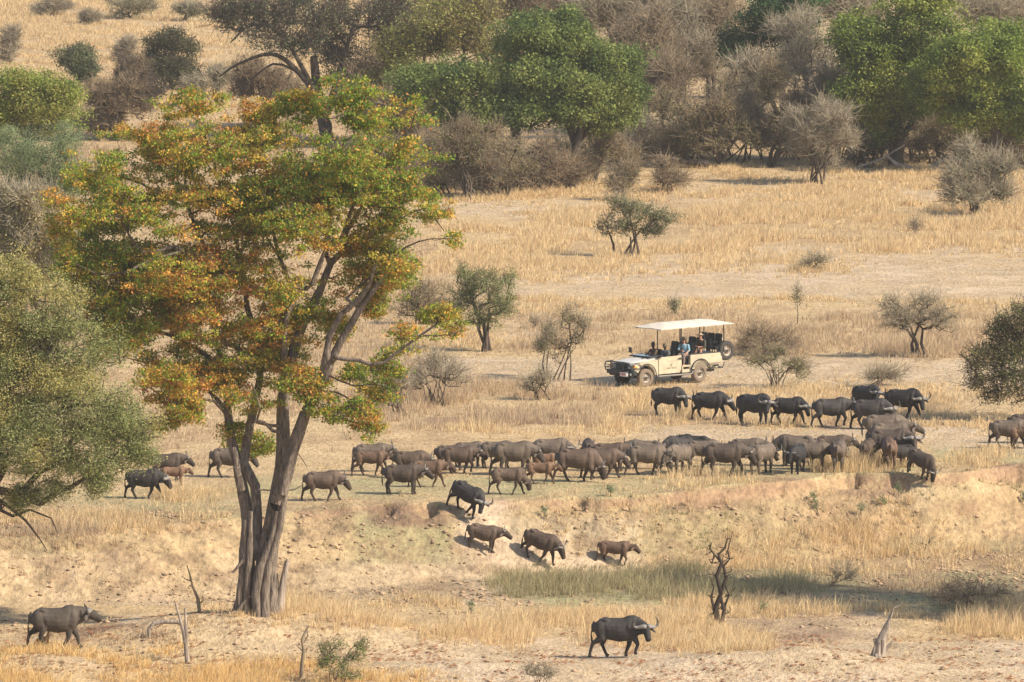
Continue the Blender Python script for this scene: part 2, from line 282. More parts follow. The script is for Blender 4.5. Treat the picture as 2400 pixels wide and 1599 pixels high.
class Tree:
    def __init__(s): s.p=[];s.par=[];s.fix=[]
    def line(s,pts,r0,r1,attach=None):
        """a skeleton limb through pts; returns node ids"""
        pts=[np.array(q,float) for q in pts]; ids=[]
        if attach is None and s.p:
            d=[np.sum((q-pts[0])**2) for q in s.p]; attach=int(np.argmin(d)); 
        prev=attach if attach is not None else -1
        # resample as Catmull-Rom
        P=[pts[0]]+pts+[pts[-1]]; out=[]
        for i in range(1,len(P)-2):
            n=max(1,int(np.linalg.norm(P[i+1]-P[i])/.55))
            for k in range(n):
                t=k/n; a,b,c,d=P[i-1],P[i],P[i+1],P[i+2]
                out.append(.5*((2*b)+(-a+c)*t+(2*a-5*b+4*c-d)*t*t+(-a+3*b-3*c+d)*t**3))
        out.append(pts[-1]); m=len(out)
        for i,q in enumerate(out):
            if i==0 and prev>=0 and np.linalg.norm(q-s.p[prev])<.05: ids.append(prev); continue
            s.p.append(q); s.par.append(prev); s.fix.append(r0+(r1-r0)*i/max(1,m-1)); prev=len(s.p)-1; ids.append(prev)
        return ids
    def grow(s,T,step=.8,up=.6,jit=.12,rng=rs,maxn=20000):
        A=np.zeros((maxn,3)); n=len(s.p); A[:n]=np.array(s.p)
        depth=np.zeros(maxn)
        for i in range(n):
            if s.par[i]>=0: depth[i]=depth[s.par[i]]+np.linalg.norm(A[i]-A[s.par[i]])
        d0=np.array([np.min(np.sum((A[:n]-t)**2,1)) for t in T]); order=np.argsort(d0)
        s.ends=[]
        for k in order:
            t=T[k]; D=A[:n]-t; d=np.sqrt(np.sum(D*D,1)); c=d+up*np.maximum(0,D[:,2])+.12*depth[:n]
            i=int(np.argmin(c)); L=d[i]
            if L<.05: s.ends.append(i); continue
            m=max(1,int(round(L/step))); a=A[i].copy(); prev=i
            mid=rng.randn(3)*jit*L; 
            for j in range(1,m+1):
                f=j/m; q=a+(t-a)*f+mid*math.sin(math.pi*f)+np.array([0,0,-.10*L*math.sin(math.pi*f)])
                if n>=maxn-1: break
                A[n]=q; s.p.append(q); s.par.append(prev); s.fix.append(0); depth[n]=depth[prev]+L/m; prev=n; n+=1
            s.ends.append(prev)
    def radii(s,rt,rmin,pw=.5):
        n=len(s.p); cnt=np.zeros(n)
        for e in getattr(s,'ends',[]): cnt[e]+=1
        cnt+=.2
        for i in range(n-1,-1,-1):
            if s.par[i]>=0: cnt[s.par[i]]+=cnt[i]
        tot=cnt.max(); r=rt*(cnt/tot)**pw; s.r=np.maximum(np.maximum(r*(np.array(s.fix)==0),np.array(s.fix)),rmin)
        return s.r
    def mesh(s,k_big=9,k_small=3,thr=.05):
        P=np.array(s.p); par=np.array(s.par); r=s.r; i=np.where(par>=0)[0]; pa=par[i]
        r0=np.minimum(r[pa],r[i]*1.6+.004); Vs=[];Fs=[];off=0
        for sel,k in ((r0>=thr,k_big),(r0<thr,k_small)):
            if sel.sum()==0: continue
            V,Q=tubes(P[pa[sel]],P[i[sel]],r0[sel],r[i[sel]],k); Vs.append(V);Fs.append(Q+off);off+=len(V)
        return np.concatenate(Vs),np.concatenate(Fs)
def leaves(Cn,per,spread,size,pal,rng,droop=.3,flat=.6,colvar=.25,clcol=None,asp=.55):
    """leaf quads scattered about cluster centres Cn"""
    n=len(Cn); m=n*per; c=np.repeat(Cn,per,0)
    o=rng.randn(m,3)*spread*.55; o[:,2]*=flat; P=c+o
    N=rng.randn(m,3); N[:,2]=np.abs(N[:,2])+droop; N/=np.linalg.norm(N,axis=1,keepdims=True)
    A=np.cross(N,rng.randn(m,3)); A/=np.linalg.norm(A,axis=1,keepdims=True)+1e-9; B=np.cross(N,A)
    s=size*(.55+.8*rng.rand(m))[:,None]; V=np.empty((m,4,3),np.float32)
    V[:,0]=P-A*s*.5; V[:,1]=P+B*s*asp*.5; V[:,2]=P+A*s*.5; V[:,3]=P-B*s*asp*.5
    pal=np.array(pal)
    if clcol is None: clcol=rng.randint(0,len(pal),n)
    cc=pal[np.repeat(clcol,per)]; sw=rng.rand(m)<.38; cc[sw]=pal[rng.randint(0,len(pal),sw.sum())]
    cc=cc*(1-colvar+2*colvar*rng.rand(m))[:,None]
    return V.reshape(-1,3),np.arange(m*4).reshape(-1,4),np.repeat(cc,4,0)
def blob_pts(blobs,Y,n,rng,dscale=1.0,shell=.55,jd=.5):
    """points in ellipsoids given as (px,py,rx,ry[,dy]) seen at distance Y"""
    w=np.array([b[2]*b[3] for b in blobs],float)**.75; w/=w.sum(); out=[]
    s=scale_at(Y)
    for b,k in zip(blobs,rng.multinomial(n,w)):
        dy=b[4] if len(b)>4 else rng.uniform(-jd,jd)*b[2]/s
        c0=at(b[0],b[1],Y+dy); rx=b[2]/s; rz=b[3]/s; ry=.5*(rx+rz)*dscale
        v=rng.randn(k,3); v/=np.linalg.norm(v,axis=1,keepdims=True); rr=(shell+(1-shell)*rng.rand(k)**.6)*(.62+.62*vn(v[:,0]*2.2+v[:,1],v[:,2]*2.2,1,k))
        out.append(c0+v*rr[:,None]*np.array([rx,ry,rz]))
    return np.concatenate(out)
def rel(o_pts,base): return o_pts-base
def twiglets(ends,rng,per,L,r,base_dir_from):
    """short thin twigs radiating from branch ends"""
    n=len(ends)*per; P0=np.repeat(ends,per,0); D=P0-base_dir_from; D/=np.linalg.norm(D,axis=1,keepdims=True)+1e-9
    V=D*.8+rng.randn(n,3)*.75; V/=np.linalg.norm(V,axis=1,keepdims=True); l=L*(.4+.8*rng.rand(n))[:,None]
    P1=P0+V*l*.55; V2=V+rng.randn(n,3)*.45; P2=P1+V2*l*.5
    V3=V+rng.randn(n,3)*.7; P3=P1+V3*l*.4
    A=np.concatenate([P0,P1,P1]); B=np.concatenate([P1,P2,P3]); R0=np.concatenate([np.full(n,r),np.full(2*n,r*.75)]); R1=np.concatenate([np.full(n,r*.75),np.full(2*n,r*.4)])
    return tubes(A,B,R0,R1,3)
BASES=[]
def sub(blobs,rng,k=6):
    o=[]
    for b in blobs:
        for i in range(k):
            a=rng.rand()*6.283; r=.30+.42*rng.rand(); q=.44+.24*rng.rand(); o.append((b[0]+b[2]*r*math.cos(a),b[1]+b[3]*r*math.sin(a),b[2]*q*1.15,b[3]*q,rng.uniform(-1,1)*b[2]/36.))
    return o
def plant(name,base_px,blobs,label,cat,seed,nclust=300,per=45,spread=.55,lsize=.16,pal=((.1,.15,.04),),stems=1,rt=.3,rmin=.02,
          bark=M_barkdark,twig=0,twigL=.8,twigr=.018,group=None,dscale=1.,Y=None,shell=.5,trunk_frac=.45,step=.9,droop=.3,leafy=1.,spreadstem=.15,flat=.7,limb=None,sortcol=None,maxn=20000,asp=.55,trunkm=M_barkdark):
    rng=np.random.RandomState(seed)
    if Y is None: b=hit(*base_px)
    else: b=at(base_px[0],base_px[1],Y); b[2]=hgt(b[0],b[1])
    if per>=40 and nclust<1600: blobs=sub(blobs,rng)
    elif nclust>=120 and per<40 and len(blobs)<9 and 'stout' not in name and 'shrub' not in name: blobs=sub(blobs,rng,4)
    Yb=b[1]; T=blob_pts(blobs,Yb,nclust,rng,dscale,shell)
    g=hgt(T[:,0],T[:,1]); T[:,2]=np.maximum(T[:,2],g+.2+.3*rng.rand(len(T)))
    cen=T.mean(0); top=T[:,2].max(); tr=Tree()
    for i in range(stems):
        a=rng.rand()*6.28; st=b+np.array([math.cos(a),math.sin(a),0])*spreadstem*rng.rand()*(stems>1)*2-np.array([0,0,.15])
        tgt=cen+ (T[rng.randint(len(T))]-cen)*(.55 if stems>1 else .12); hh=(tgt[2]-b[2])*trunk_frac*1.6
        e=np.array([b[0]+(tgt[0]-b[0])*.75,b[1]+(tgt[1]-b[1])*.75,b[2]+hh])
        m=st+(e-st)*.5+rng.randn(3)*.07*hh; m[2]=b[2]+hh*.5
        r=rt/math.sqrt(stems)
        if stems>1: k0=len(tr.p); tr.p.append(st);tr.par.append(-1);tr.fix.append(r*1.2); ids=tr.line([st,m,e],r,r*.55,attach=k0)
        else: tr.line([st,m,e],r*1.15,r*.6)
    if limb:
        for L in limb: tr.line([at(q[0],q[1],Yb+(q[2] if len(q)>2 else 0)) for q in L[0]],L[1],L[2])
    tr.grow(T,step=step,rng=rng,maxn=maxn); tr.radii(rt*.62,rmin)
    V,Q=tr.mesh(); root=empty(name,b,label,cat,group)
    if twig:
        E=np.array(tr.p)[tr.ends]; V2,Q2=twiglets(E,rng,twig,twigL,twigr,b); 
    tk=mk('trunk',V-b,Q,trunkm or bark,root,smooth=True)
    if twig: mk('twigs',V2-b,Q2,bark,root)
    if leafy>0:
        k=int(len(T)*leafy); Tc=T[rng.permutation(len(T))[:k]]; pal_=np.array(pal)
        nz=vn(Tc[:,0]*1.,Tc[:,2]*1.+Tc[:,1]*.3,1.6,seed%50); cl=np.clip(((nz-.2)/.6*len(pal_)).astype(int),0,len(pal_)-1)
        Vl,Ql,Cl=leaves(Tc,per,spread,lsize,pal_,rng,droop=droop,clcol=cl,flat=flat,asp=asp); mk('crown',Vl-b,Ql,M_leaf,root,cols=Cl)
    return root
DG=((.085,.13,.04),(.125,.175,.05),(.185,.235,.065),(.25,.285,.08))          # deep green
BG=((.13,.19,.04),(.20,.27,.05),(.28,.34,.07),(.36,.39,.09))              # bright green
YG=((.25,.27,.07),(.34,.34,.10),(.40,.35,.12),(.26,.22,.09))              # yellow green
OL=((.18,.175,.08),(.23,.21,.10),(.28,.24,.12),(.22,.165,.09))             # olive brown
GG=((.17,.19,.09),(.23,.24,.12),(.28,.27,.14))                           # grey green
BR=((.24,.16,.10),(.28,.18,.11),(.20,.15,.10))                            # brown leaves
FG=((.22,.27,.13),(.28,.33,.16),(.18,.23,.11))                            # feathery green
gB='trees along the far edge of the plain'; gS='shrubs on the plain'
# big leafy trees at the back
plant('green_tree',(1215,438),[(1120,215,130,80),(1230,150,120,90),(1180,260,110,50),(1060,290,70,50),(1310,200,100,80),(1270,70,90,55),(1000,200,80,50)],'broad dark green tree in the middle of the far edge, behind olive bushes','tree',101,1400,62,.6,.21,DG,rt=.42,group=gB,shell=.35)
plant('green_tree',(1345,436),[(1370,100,90,75),(1420,170,100,80),(1460,225,80,60),(1330,220,110,60),(1380,280,90,30),(1320,70,60,50)],'deep green tree with thick dark trunk, right of centre at the far edge','tree',102,1200,62,.6,.21,DG,rt=.34,group=gB,shell=.35,limb=[([(1345,400),(1350,340),(1395,290),(1430,250)],.3,.12),([(1352,350),(1330,290),(1300,240)],.28,.12)])
plant('yellow_green_tree',(1060,345),[(1050,70,110,80),(960,130,90,80),(1110,40,90,60),(1010,200,80,50),(920,200,60,50),(1150,120,60,60)],'yellowish green tree behind and left of the dark green ones','tree',103,900,45,.65,.19,YG,rt=.35,group=gB,twig=3,twigL=.9,shell=.35)
plant('green_tree',(2100,392),[(2070,70,110,90),(2180,50,110,80),(2030,160,90,90),(2130,170,110,90),(2200,140,80,70),(2080,260,80,70),(2140,-20,120,50),(2010,60,50,60)],'tall lush green tree, its crown cut by the top of the picture, far right','tree',104,1500,66,.62,.21,((.12,.175,.04),(.175,.235,.05),(.245,.30,.065),(.32,.35,.08)),rt=.5,group=gB,shell=.4,limb=[([(2098,380),(2112,320),(2100,270)],.35,.2),([(2108,330),(2135,290),(2160,230)],.25,.12)])
plant('bright_green_tree',(2322,405),[(2300,120,110,70),(2380,180,90,90),(2230,190,90,80),(2310,230,110,60),(2400,100,80,60),(2200,240,60,50),(2290,285,90,30),(2420,260,60,60)],'bright green rounded tree at the right edge of the picture','tree',105,1300,66,.6,.21,BG,rt=.42,group=gB,shell=.4)
plant('dark_green_tree',(1850,335),[(1780,60,80,70),(1740,110,50,50),(1850,70,60,80),(1800,150,60,30),(1880,20,70,50)],'dark green tree partly hidden behind a pale leafless one','tree',106,700,55,.6,.2,((.04,.09,.04),(.06,.12,.05),(.085,.15,.05)),rt=.35,group=gB)
plant('pale_bare_tree',(1900,372),[(1880,90,80,70),(1900,150,70,60),(1850,60,50,40),(1940,190,50,40)],'pale leafless tree with fine twigs in front of the dark green tree','tree',107,420,twig=6,twigL=1.1,rt=.25,bark=M_twig,leafy=0,group=gB,shell=.2)
plant('dark_thorn_tree',(770,330),[(620,60,120,70),(720,40,130,80),(830,60,110,80),(700,130,100,60),(900,110,80,80),(800,170,70,50),(560,40,70,50),(930,30,80,50)],'large dark grey green thorn tree with black spreading limbs, top left','tree',108,800,22,.7,.18,((.10,.125,.07),(.14,.16,.09),(.19,.20,.11)),rt=.45,group=gB,twig=4,twigL=1.2,twigr=.025,shell=.2,limb=[([(770,300),(740,220),(650,130),(560,150),(515,180)],.3,.05),([(740,220),(660,80),(590,60),(540,100)],.22,.05),([(770,260),(800,150),(830,60)],.3,.08),([(700,170),(640,150),(575,200)],.12,.03)])
# bushes under and between them
bush=[('olive_bush',(1085,468),[(1040,330,50,50),(1080,320,55,40),(1100,350,70,60),(1040,370,60,50),(1130,320,50,40)],'olive brown many stemmed bush at the left end of the far row',201,OL,420,20,5,7,.22),
('olive_bush',(1180,462),[(1170,350,60,50),(1210,400,50,40),(1150,410,50,40)],'low brown bush in front of the dark green tree trunk',202,OL,300,14,5,7,.2),
('brown_bush',(1250,450),[(1260,370,55,50),(1230,420,40,30),(1290,400,40,35)],'brown twiggy bush between the two dark green trees',203,BR,260,10,6,6,.16),
('bare_bush',(1475,388),[(1480,310,55,45),(1500,350,60,30),(1450,340,40,40)],'leafless bush with pale stems right of the thick trunked tree',204,BR,300,4,7,9,.2),
('brown_bush',(1390,430),[(1390,360,35,40),(1420,330,40,35),(1380,400,25,20)],'thin brown bush leaning by the thick dark trunk',205,OL,200,10,4,5,.16),
('olive_tree',(1690,392),[(1640,250,70,60),(1700,230,70,60),(1740,290,50,50),(1610,320,50,50),(1680,320,70,45)],'spreading olive brown tree behind the sandy plain, centre right',206,OL,560,26,5,4,.35),
('olive_tree',(1808,392),[(1815,220,45,55),(1830,290,45,50),(1800,180,35,40),(1840,340,35,35)],'narrow olive tree with one dark upright trunk',207,OL,320,26,2,3,.28),
('grey_bush',(1918,432),[(1910,290,75,60),(1930,340,75,50),(1880,320,50,50),(1950,270,45,40)],'dome of bare grey twigs standing alone before the trees',208,BR,700,1,10,7,.2),
('bare_bush',(2278,505),[(2260,380,50,50),(2290,430,65,45),(2250,450,45,40),(2320,400,50,40),(2340,440,40,30)],'grey brown tangled bush in gold grass at right edge',209,GG,620,8,10,8,.2),
('dark_bush',(2030,392),[(1990,300,60,50),(2020,350,50,35),(1970,250,45,45),(2070,330,50,45)],'dark brown bush in the shade of the tall lush tree',210,((.10,.09,.06),(.13,.11,.07)),420,18,6,6,.2),
('brown_bush',(2190,385),[(2200,330,50,45),(2160,350,40,30),(2230,300,50,40)],'brown green bush between the two right hand trees',211,OL,380,18,6,5,.18),
('brown_bush',(1575,385),[(1570,300,45,50),(1590,340,45,35),(1550,250,40,40)],'brownish bush left of the spreading olive tree',212,OL,360,14,6,6,.18),
('small_bush',(1558,452),[(1555,405,32,28),(1580,420,24,16)],'small grey bush in front of the fallen log',213,BR,200,3,7,6,.1),
('small_bush',(1452,470),[(1450,430,30,26),(1470,410,22,20)],'faint grey leafless bush above the small leafy tree',214,GG,180,5,7,6,.1)]
for (nm,bp,bl,lb,sd_,pal,nc,per,tw,st,rt) in bush:
    plant(nm,bp,bl,lb,'tree' if 'tree' in nm else 'bush',sd_,int(nc*.7),per,.5,.15,pal,stems=st,rt=rt,twig=max(3,int(tw*.6)),twigr=.015,twigL=1.0,group=gB if 'tree' in nm else gS,bark=M_twig if 'grey' in nm or 'bare' in nm else M_twigbrown,shell=.15,trunk_frac=.4,spreadstem=.5)
# leafless thicket trees filling the far distance
thk=[((1510,330),(1500,90,75,90),M_twigbrown,'bare grey brown thicket tree right behind the deep green crown'),((1600,320),(1600,100,75,90),M_twig,'bare greyish thicket tree, middle of the bare stretch'),((1690,310),(1680,90,70,90),M_twigbrown,'bare brownish thicket tree beside the dark green tree'),
((1560,260),(1550,20,90,60),M_twig,'pale bare tree cut by the top of the picture, centre'),((1660,250),(1650,10,80,60),M_twigbrown,'brown bare tree cut by the top, left of the dark green tree'),((1470,240),(1440,10,80,50),M_twig,'grey bare tree peeping above the deep green crown'),
((1770,350),(1760,200,50,60),M_twig,'bare tree with pale purple grey twigs below the dark green crown'),((1640,360),(1560,190,60,60),M_twigbrown,'brown bare tree behind the spreading olive tree'),((1960,380),(1960,230,50,50),M_twig,'grey bare tree between the pale one and the lush one'),
((870,330),(860,200,70,60),M_twigbrown,'brown leafless tree behind the top right of the autumn tree'),((940,380),(930,290,60,70),M_twigbrown,'dim brown leafless tree left of the olive bushes'),((2330,200),(2330,10,80,50),M_twig,'grey bare tree above the bright green crown'),((980,450),(985,380,45,55),M_twigbrown,'sparse brown tree at the left foot of the row'),((900,480),(900,400,50,60),M_twigbrown,'hidden brown bare tree behind the autumn tree crown'),
((1330,215),(1330,10,90,60),M_twigbrown,'bare tree at the top edge above the notch of the deep green crown'),((2000,235),(1990,15,80,55),M_twig,'bare tree at the top edge left of the lush green crown'),((1180,215),(1190,5,90,45),M_twigbrown,'bare tree at the top edge above the yellowish green tree'),((1420,200),(1400,0,80,50),M_twigbrown,'dim bare tree at the top edge, far behind the bare stretch'),((2400,395),(2400,330,50,40),M_twigbrown,'brown bush under the bright green tree at the very edge')]
for i,(bp,b,mt,lb) in enumerate(thk):
    x,y,rx,ry=b
    plant('bare_tree',bp,[(x,y,rx,ry),(x-rx*.4,y+ry*.5,rx*.7,ry*.6),(x+rx*.5,y+ry*.4,rx*.7,ry*.6)],lb,'tree',300+i,420,6,.6,.16,((.23,.17,.12),(.20,.17,.11)),stems=3,rt=.28,twig=5,twigL=1.5,twigr=.022,bark=mt,shell=.1,group='leafless trees of the thicket')
brush=[(1010,455,'left of the first olive bush'),(1125,462,'between the first and second olive bush'),(1150,440,'hidden behind the second olive bush'),(1225,445,'at the foot of the left green trunk'),(1300,440,'close left of the thick dark trunk'),(1330,425,'behind the thick dark trunk'),(1430,400,'right of the thick dark trunk, in thin shade'),(1530,375,'above the propped end of the fallen log'),(1620,372,'behind the fallen dark log'),(1745,378,'between the olive tree and the narrow one'),(1855,372,'just right of the narrow upright trunk'),(1985,375,'right of the dome of bare grey twigs'),(2060,372,'behind the dark brown bush'),(2135,378,'beside the trunk of the tall lush tree'),(2245,372,'left of the bright green tree trunk'),(2370,385,'right of the bright green tree trunk')]
for i,(x,y,w_) in enumerate(brush):
    r=np.random.RandomState(700+i); h_=(55+45*r.rand())*(.62 if 1160<x<1440 else 1); plant('brush_thicket',(x,y),[(x+r.uniform(-20,20),y-h_*1.1,48,h_*.75),(x-35,y-h_*.7,34,h_*.5),(x+35,y-h_*.75,34,h_*.5)],'grey brown brush '+w_,'bush',700+i,300,15,.5,.15,(OL,BR,GG)[i%3],stems=9,rt=.2,twig=4,twigL=1.0,twigr=.016,group='brush under the far trees',bark=(M_twigbrown,M_twig)[i%2],shell=.05,spreadstem=1.0,trunk_frac=.45)
# left background
plant('dark_bush',(395,215),[(400,110,65,40),(380,150,60,45),(420,160,50,40)],'dark olive bush standing alone in gold grass, upper left','bush',401,420,40,.55,.17,((.09,.10,.05),(.12,.125,.06)),stems=5,rt=.25,twig=3,group=gS)
plant('green_bush',(185,205),[(180,130,45,25),(200,160,35,30)],'small soft green bush left of the dark olive one','bush',402,240,40,.5,.17,((.14,.18,.09),(.18,.21,.10)),stems=4,rt=.15,twig=2,group=gS)
plant('brown_bush',(270,330),[(260,210,60,60),(230,270,60,50),(300,250,50,60),(310,180,40,40)],'tangled brown bush behind the top of the autumn tree','bush',403,560,8,.5,.15,BR,stems=8,rt=.25,twig=8,group=gS,bark=M_twigbrown)
plant('dark_bush',(335,260),[(330,200,45,45),(300,160,35,30)],'dim dark bush right of the tangled brown bush','bush',404,320,24,.5,.16,((.10,.10,.07),(.14,.12,.09)),stems=5,rt=.2,twig=5,group=gS)
plant('russet_bush',(640,300),[(600,180,70,45),(680,200,70,50),(560,200,45,40),(640,240,70,40)],'reddish brown leafless bush behind the notch of the autumn crown','bush',405,520,10,.55,.15,((.28,.17,.11),(.24,.15,.10)),stems=8,rt=.25,twig=8,group=gS,bark=M_twigbrown)
plant('grey_bush',(505,250),[(500,190,40,35),(470,210,40,30)],'thin grey bush in gold grass left of the russet bush','bush',406,220,8,.5,.15,GG,stems=6,rt=.12,twig=6,group=gS,bark=M_twig)
for i,(x,y,rx,ry,lb) in enumerate([(20,105,30,45,'faint grey bush at the upper left corner edge'),(300,20,60,25,'pale green bush at the top edge, upper left'),(205,45,18,12,'tiny brown bush in grass near the top left'),(290,115,22,28,'small leafless bush in gold grass above the dark bushes'),(430,30,50,20,'pale green bush beside the thorn tree at the top'),(120,20,40,18,'dry brown bush near the top left corner')]):
    plant('far_bush',(x,y+ry),[(x,y,rx,ry),(x+rx*.4,y-ry*.3,rx*.7,ry*.7)],lb,'bush',420+i,180,14 if 'green' in lb else 3,.5,.15,GG if 'green' in lb else BR,stems=5,rt=.12,twig=6,twigL=.7,group=gS,bark=M_twig)
plant('yellow_green_tree',(60,520),[(60,200,80,40),(130,230,70,50),(20,230,60,60),(90,280,90,50),(0,300,60,50)],'leafy yellow green tree at the left edge behind the feathery one','tree',430,560,60,.5,.17,((.20,.27,.05),(.28,.33,.07),(.35,.34,.09),(.15,.21,.05)),rt=.35,group='trees at the left edge')
plant('feathery_green_tree',(90,720),[(80,340,90,60),(130,390,80,70),(40,400,90,60),(110,460,90,60),(160,330,30,50),(30,330,60,40)],'feathery soft green acacia at the left edge','tree',431,820,70,.42,.11,FG,rt=.3,group='trees at the left edge',asp=.35)
plant('pale_twiggy_tree',(40,900),[(60,500,70,60),(90,570,90,40),(20,460,60,50),(120,620,50,30),(10,560,70,60)],'pale twiggy tree with dry yellow leaves at the left edge','tree',432,900,42,.45,.12,((.50,.41,.20),(.42,.38,.17),(.34,.34,.15)),rt=.25,twig=6,twigL=.8,bark=M_twig,group='trees at the left edge')
# near left olive tree, rooted outside the frame
plant('small_leaved_tree',(-190,1400),[(60,720,160,110),(130,840,170,110),(40,900,160,120),(200,960,140,90),(300,1000,90,60),(60,1040,180,90),(200,1080,120,50),(-60,800,140,160),(-80,1000,160,130),(20,640,90,50),(130,1150,40,35),(50,1165,60,35),(230,1130,40,40),(320,1060,50,40)],
 'large olive green small leaved tree spreading in from the left edge','tree',440,3000,70,.36,.09,((.24,.27,.10),(.31,.33,.14),(.38,.38,.18),(.20,.24,.08),(.46,.40,.14)),rt=.5,Y=331,shell=.3,maxn=30000,step=.5,bark=M_barkdark,dscale=.7,asp=.5,
 limb=[([(-190,1300),(-80,1190),(0,1150),(55,1160),(95,1180),(140,1150),(170,1140),(200,1120)],.28,.07),([(40,1165),(90,1110),(150,1060),(200,980)],.14,.05),([(-20,1160),(60,1220),(110,1290)],.1,.02),([(-150,1250),(-60,1000),(40,900),(120,820)],.25,.06),([(-100,1100),(60,1000),(180,950),(300,960)],.16,.04),([(0,1195),(30,1210),(70,1195),(120,1215),(135,1250)],.07,.02),([(-40,600),(0,590),(50,590),(70,560)],.08,.02)])
plant('small_leaved_tree',(2560,985),[(2370,800,75,50),(2330,850,70,50),(2390,900,60,45),(2300,840,40,30),(2400,740,60,40),(2330,920,35,28),(2460,820,100,100),(2350,770,40,40),(2290,890,30,25)],
 'dark olive bushy tree leaning in from the right edge','tree',441,560,34,.40,.11,((.13,.16,.055),(.19,.21,.075),(.26,.26,.10),(.20,.16,.08)),rt=.3,shell=.25,twig=2,twigL=.6,step=.6,limb=[([(2540,960),(2440,880),(2380,870),(2330,850)],.12,.03),([(2480,910),(2420,860),(2400,800),(2370,760)],.1,.03)])
# small trees and shrubs on the plain
mid=[('small_shrub_tree',(1480,602),[(1500,500,50,30),(1460,480,35,25),(1560,510,45,25),(1530,540,45,18),(1470,530,30,20)],'small leafy tree alone in the gold grass, upper centre',501,GG,340,26,2,4,.16),
('thin_sapling',(1440,600),[(1430,520,22,30),(1440,470,18,18),(1410,530,14,12)],'thin sapling just left of the small leafy tree',502,GG,110,10,3,1,.08),
('green_shrub',(1138,822),[(1130,660,60,45),(1170,700,45,45),(1090,690,50,45),(1140,740,55,35),(1190,650,25,30),(1095,640,25,25),(1060,720,35,30)],'green grey shrub tree right of the autumn crown',503,((.25,.29,.11),(.31,.34,.14),(.20,.24,.09)),560,34,3,4,.2),
('brown_shrub',(985,760),[(990,690,50,35),(960,720,45,35),(1020,720,35,30)],'dark brown twiggy shrub peeping out right of the autumn crown',504,OL,360,10,7,7,.15),
('slim_sapling',(1322,892),[(1320,760,22,40),(1345,740,26,30),(1310,820,20,35),(1350,800,20,30),(1370,755,14,22)],'slim leafy sapling left of the safari vehicle',505,OL,210,16,3,4,.09),
('slim_sapling',(1282,885),[(1280,800,16,40),(1290,770,10,25),(1265,815,12,20)],'thinner sapling left of the slim leafy one',506,OL,110,14,3,2,.07),
('leaning_bush',(1262,938),[(1265,890,38,28),(1240,905,22,20)],'low dark stemmed bush below the saplings',507,OL,160,4,7,6,.1),
('bare_shrub',(1022,952),[(1010,870,55,35),(1060,880,40,35),(980,890,40,35),(1020,845,30,25)],'vase shaped bare shrub right of the autumn tree, grey brown',508,BR,480,1,7,12,.12),
('bare_shrub',(930,975),[(930,900,40,40),(905,930,35,25)],'sparse bare shrub close right of the autumn trunk',509,BR,280,2,7,9,.1),
('green_twiggy_bush',(1825,910),[(1790,850,50,25),(1840,860,55,25),(1810,830,45,20),(1880,870,25,18)],'low bush with light green leaves behind the buffaloes',510,((.20,.23,.09),(.24,.25,.11)),320,9,6,10,.11),
('brown_thicket',(1800,832),[(1790,790,55,30),(1830,800,50,25),(1760,800,30,25)],'pinkish brown leafless thicket right of the spare wheel',511,BR,420,1,8,12,.09),
('stout_bare_tree',(2155,838),[(2150,740,70,35),(2110,750,50,30),(2200,750,55,35),(2090,720,30,30),(2170,705,35,20)],'stout grey tree with twin trunk and bare crown, right of the vehicle',512,((.22,.20,.11),(.26,.23,.13)),520,4,8,4,.2),
('bare_shrub',(2060,905),[(2080,880,45,18),(2050,885,30,15)],'low brown shrub behind the top right buffaloes',513,BR,240,2,7,9,.08),
('wispy_sapling',(1868,760),[(1870,700,9,18),(1868,680,6,10)],'wispy dry sapling on the track right of the canopy',514,OL,30,10,2,1,.03),
('wispy_sapling',(1578,750),[(1580,715,10,16)],'tiny green sapling just behind the vehicle canopy',515,GG,34,12,1,2,.03),
('low_bush',(1915,635),[(1915,610,30,14),(1890,620,20,9)],'low grey bush on the bright grass, upper right',516,GG,120,4,6,8,.05),
('low_bush',(2145,560),[(2145,530,16,20)],'dry sprig in gold grass, far upper right',517,BR,50,2,5,3,.04),
('low_bush',(1255,770),[(1255,755,10,9)],'dry weed in the pale grass behind the saplings',518,BR,30,3,4,3,.03),
('low_bush',(1295,820),[(1290,795,14,14)],'dry weed standing left of the saplings',519,BR,50,3,4,3,.03),
('dark_sprig',(1960,1375),[(1990,1350,14,24),(1960,1360,12,18)],'dark stiff sprig in the shaded grass, lower right',520,BR,60,1,5,3,.03),
('brown_tussock_bush',(2290,1425),[(2270,1385,70,30),(2320,1390,50,25),(2230,1395,40,22)],'broad brown tangled bush in the shade at lower right',521,((.42,.31,.18),(.36,.27,.16)),230,3,6,18,.06),
('antler_branch',(2165,1300),[(2160,1285,22,9),(2180,1265,8,16)],'curled dead branch like antlers on the grassy bank',522,BR,18,0,1,3,.06),
('low_bush',(1335,1515),[(0,0,0,0)],'',0,BR,0,0,0,0,0)][:-1]
for (nm,bp,bl,lb,sd_,pal,nc,per,tw,st,rt) in mid:
    plant(nm,bp,bl,lb,'tree' if 'tree' in nm or 'sapling' in nm else 'bush',sd_,int(nc*(.6 if nc>100 else 1)),max(per,1),.3,.10 if bp[1]>700 else .13,pal,stems=st,rt=rt,rmin=.011,twig=max(2,int(tw*.5)),twigL=.7,twigr=.009,leafy=1 if per else 0,group='saplings on the plain' if 'sapling' in nm else gS,bark=M_twigbrown if 'brown' in nm or 'green' in nm else M_twig,shell=.12,trunk_frac=.4,spreadstem=.35,step=.45)
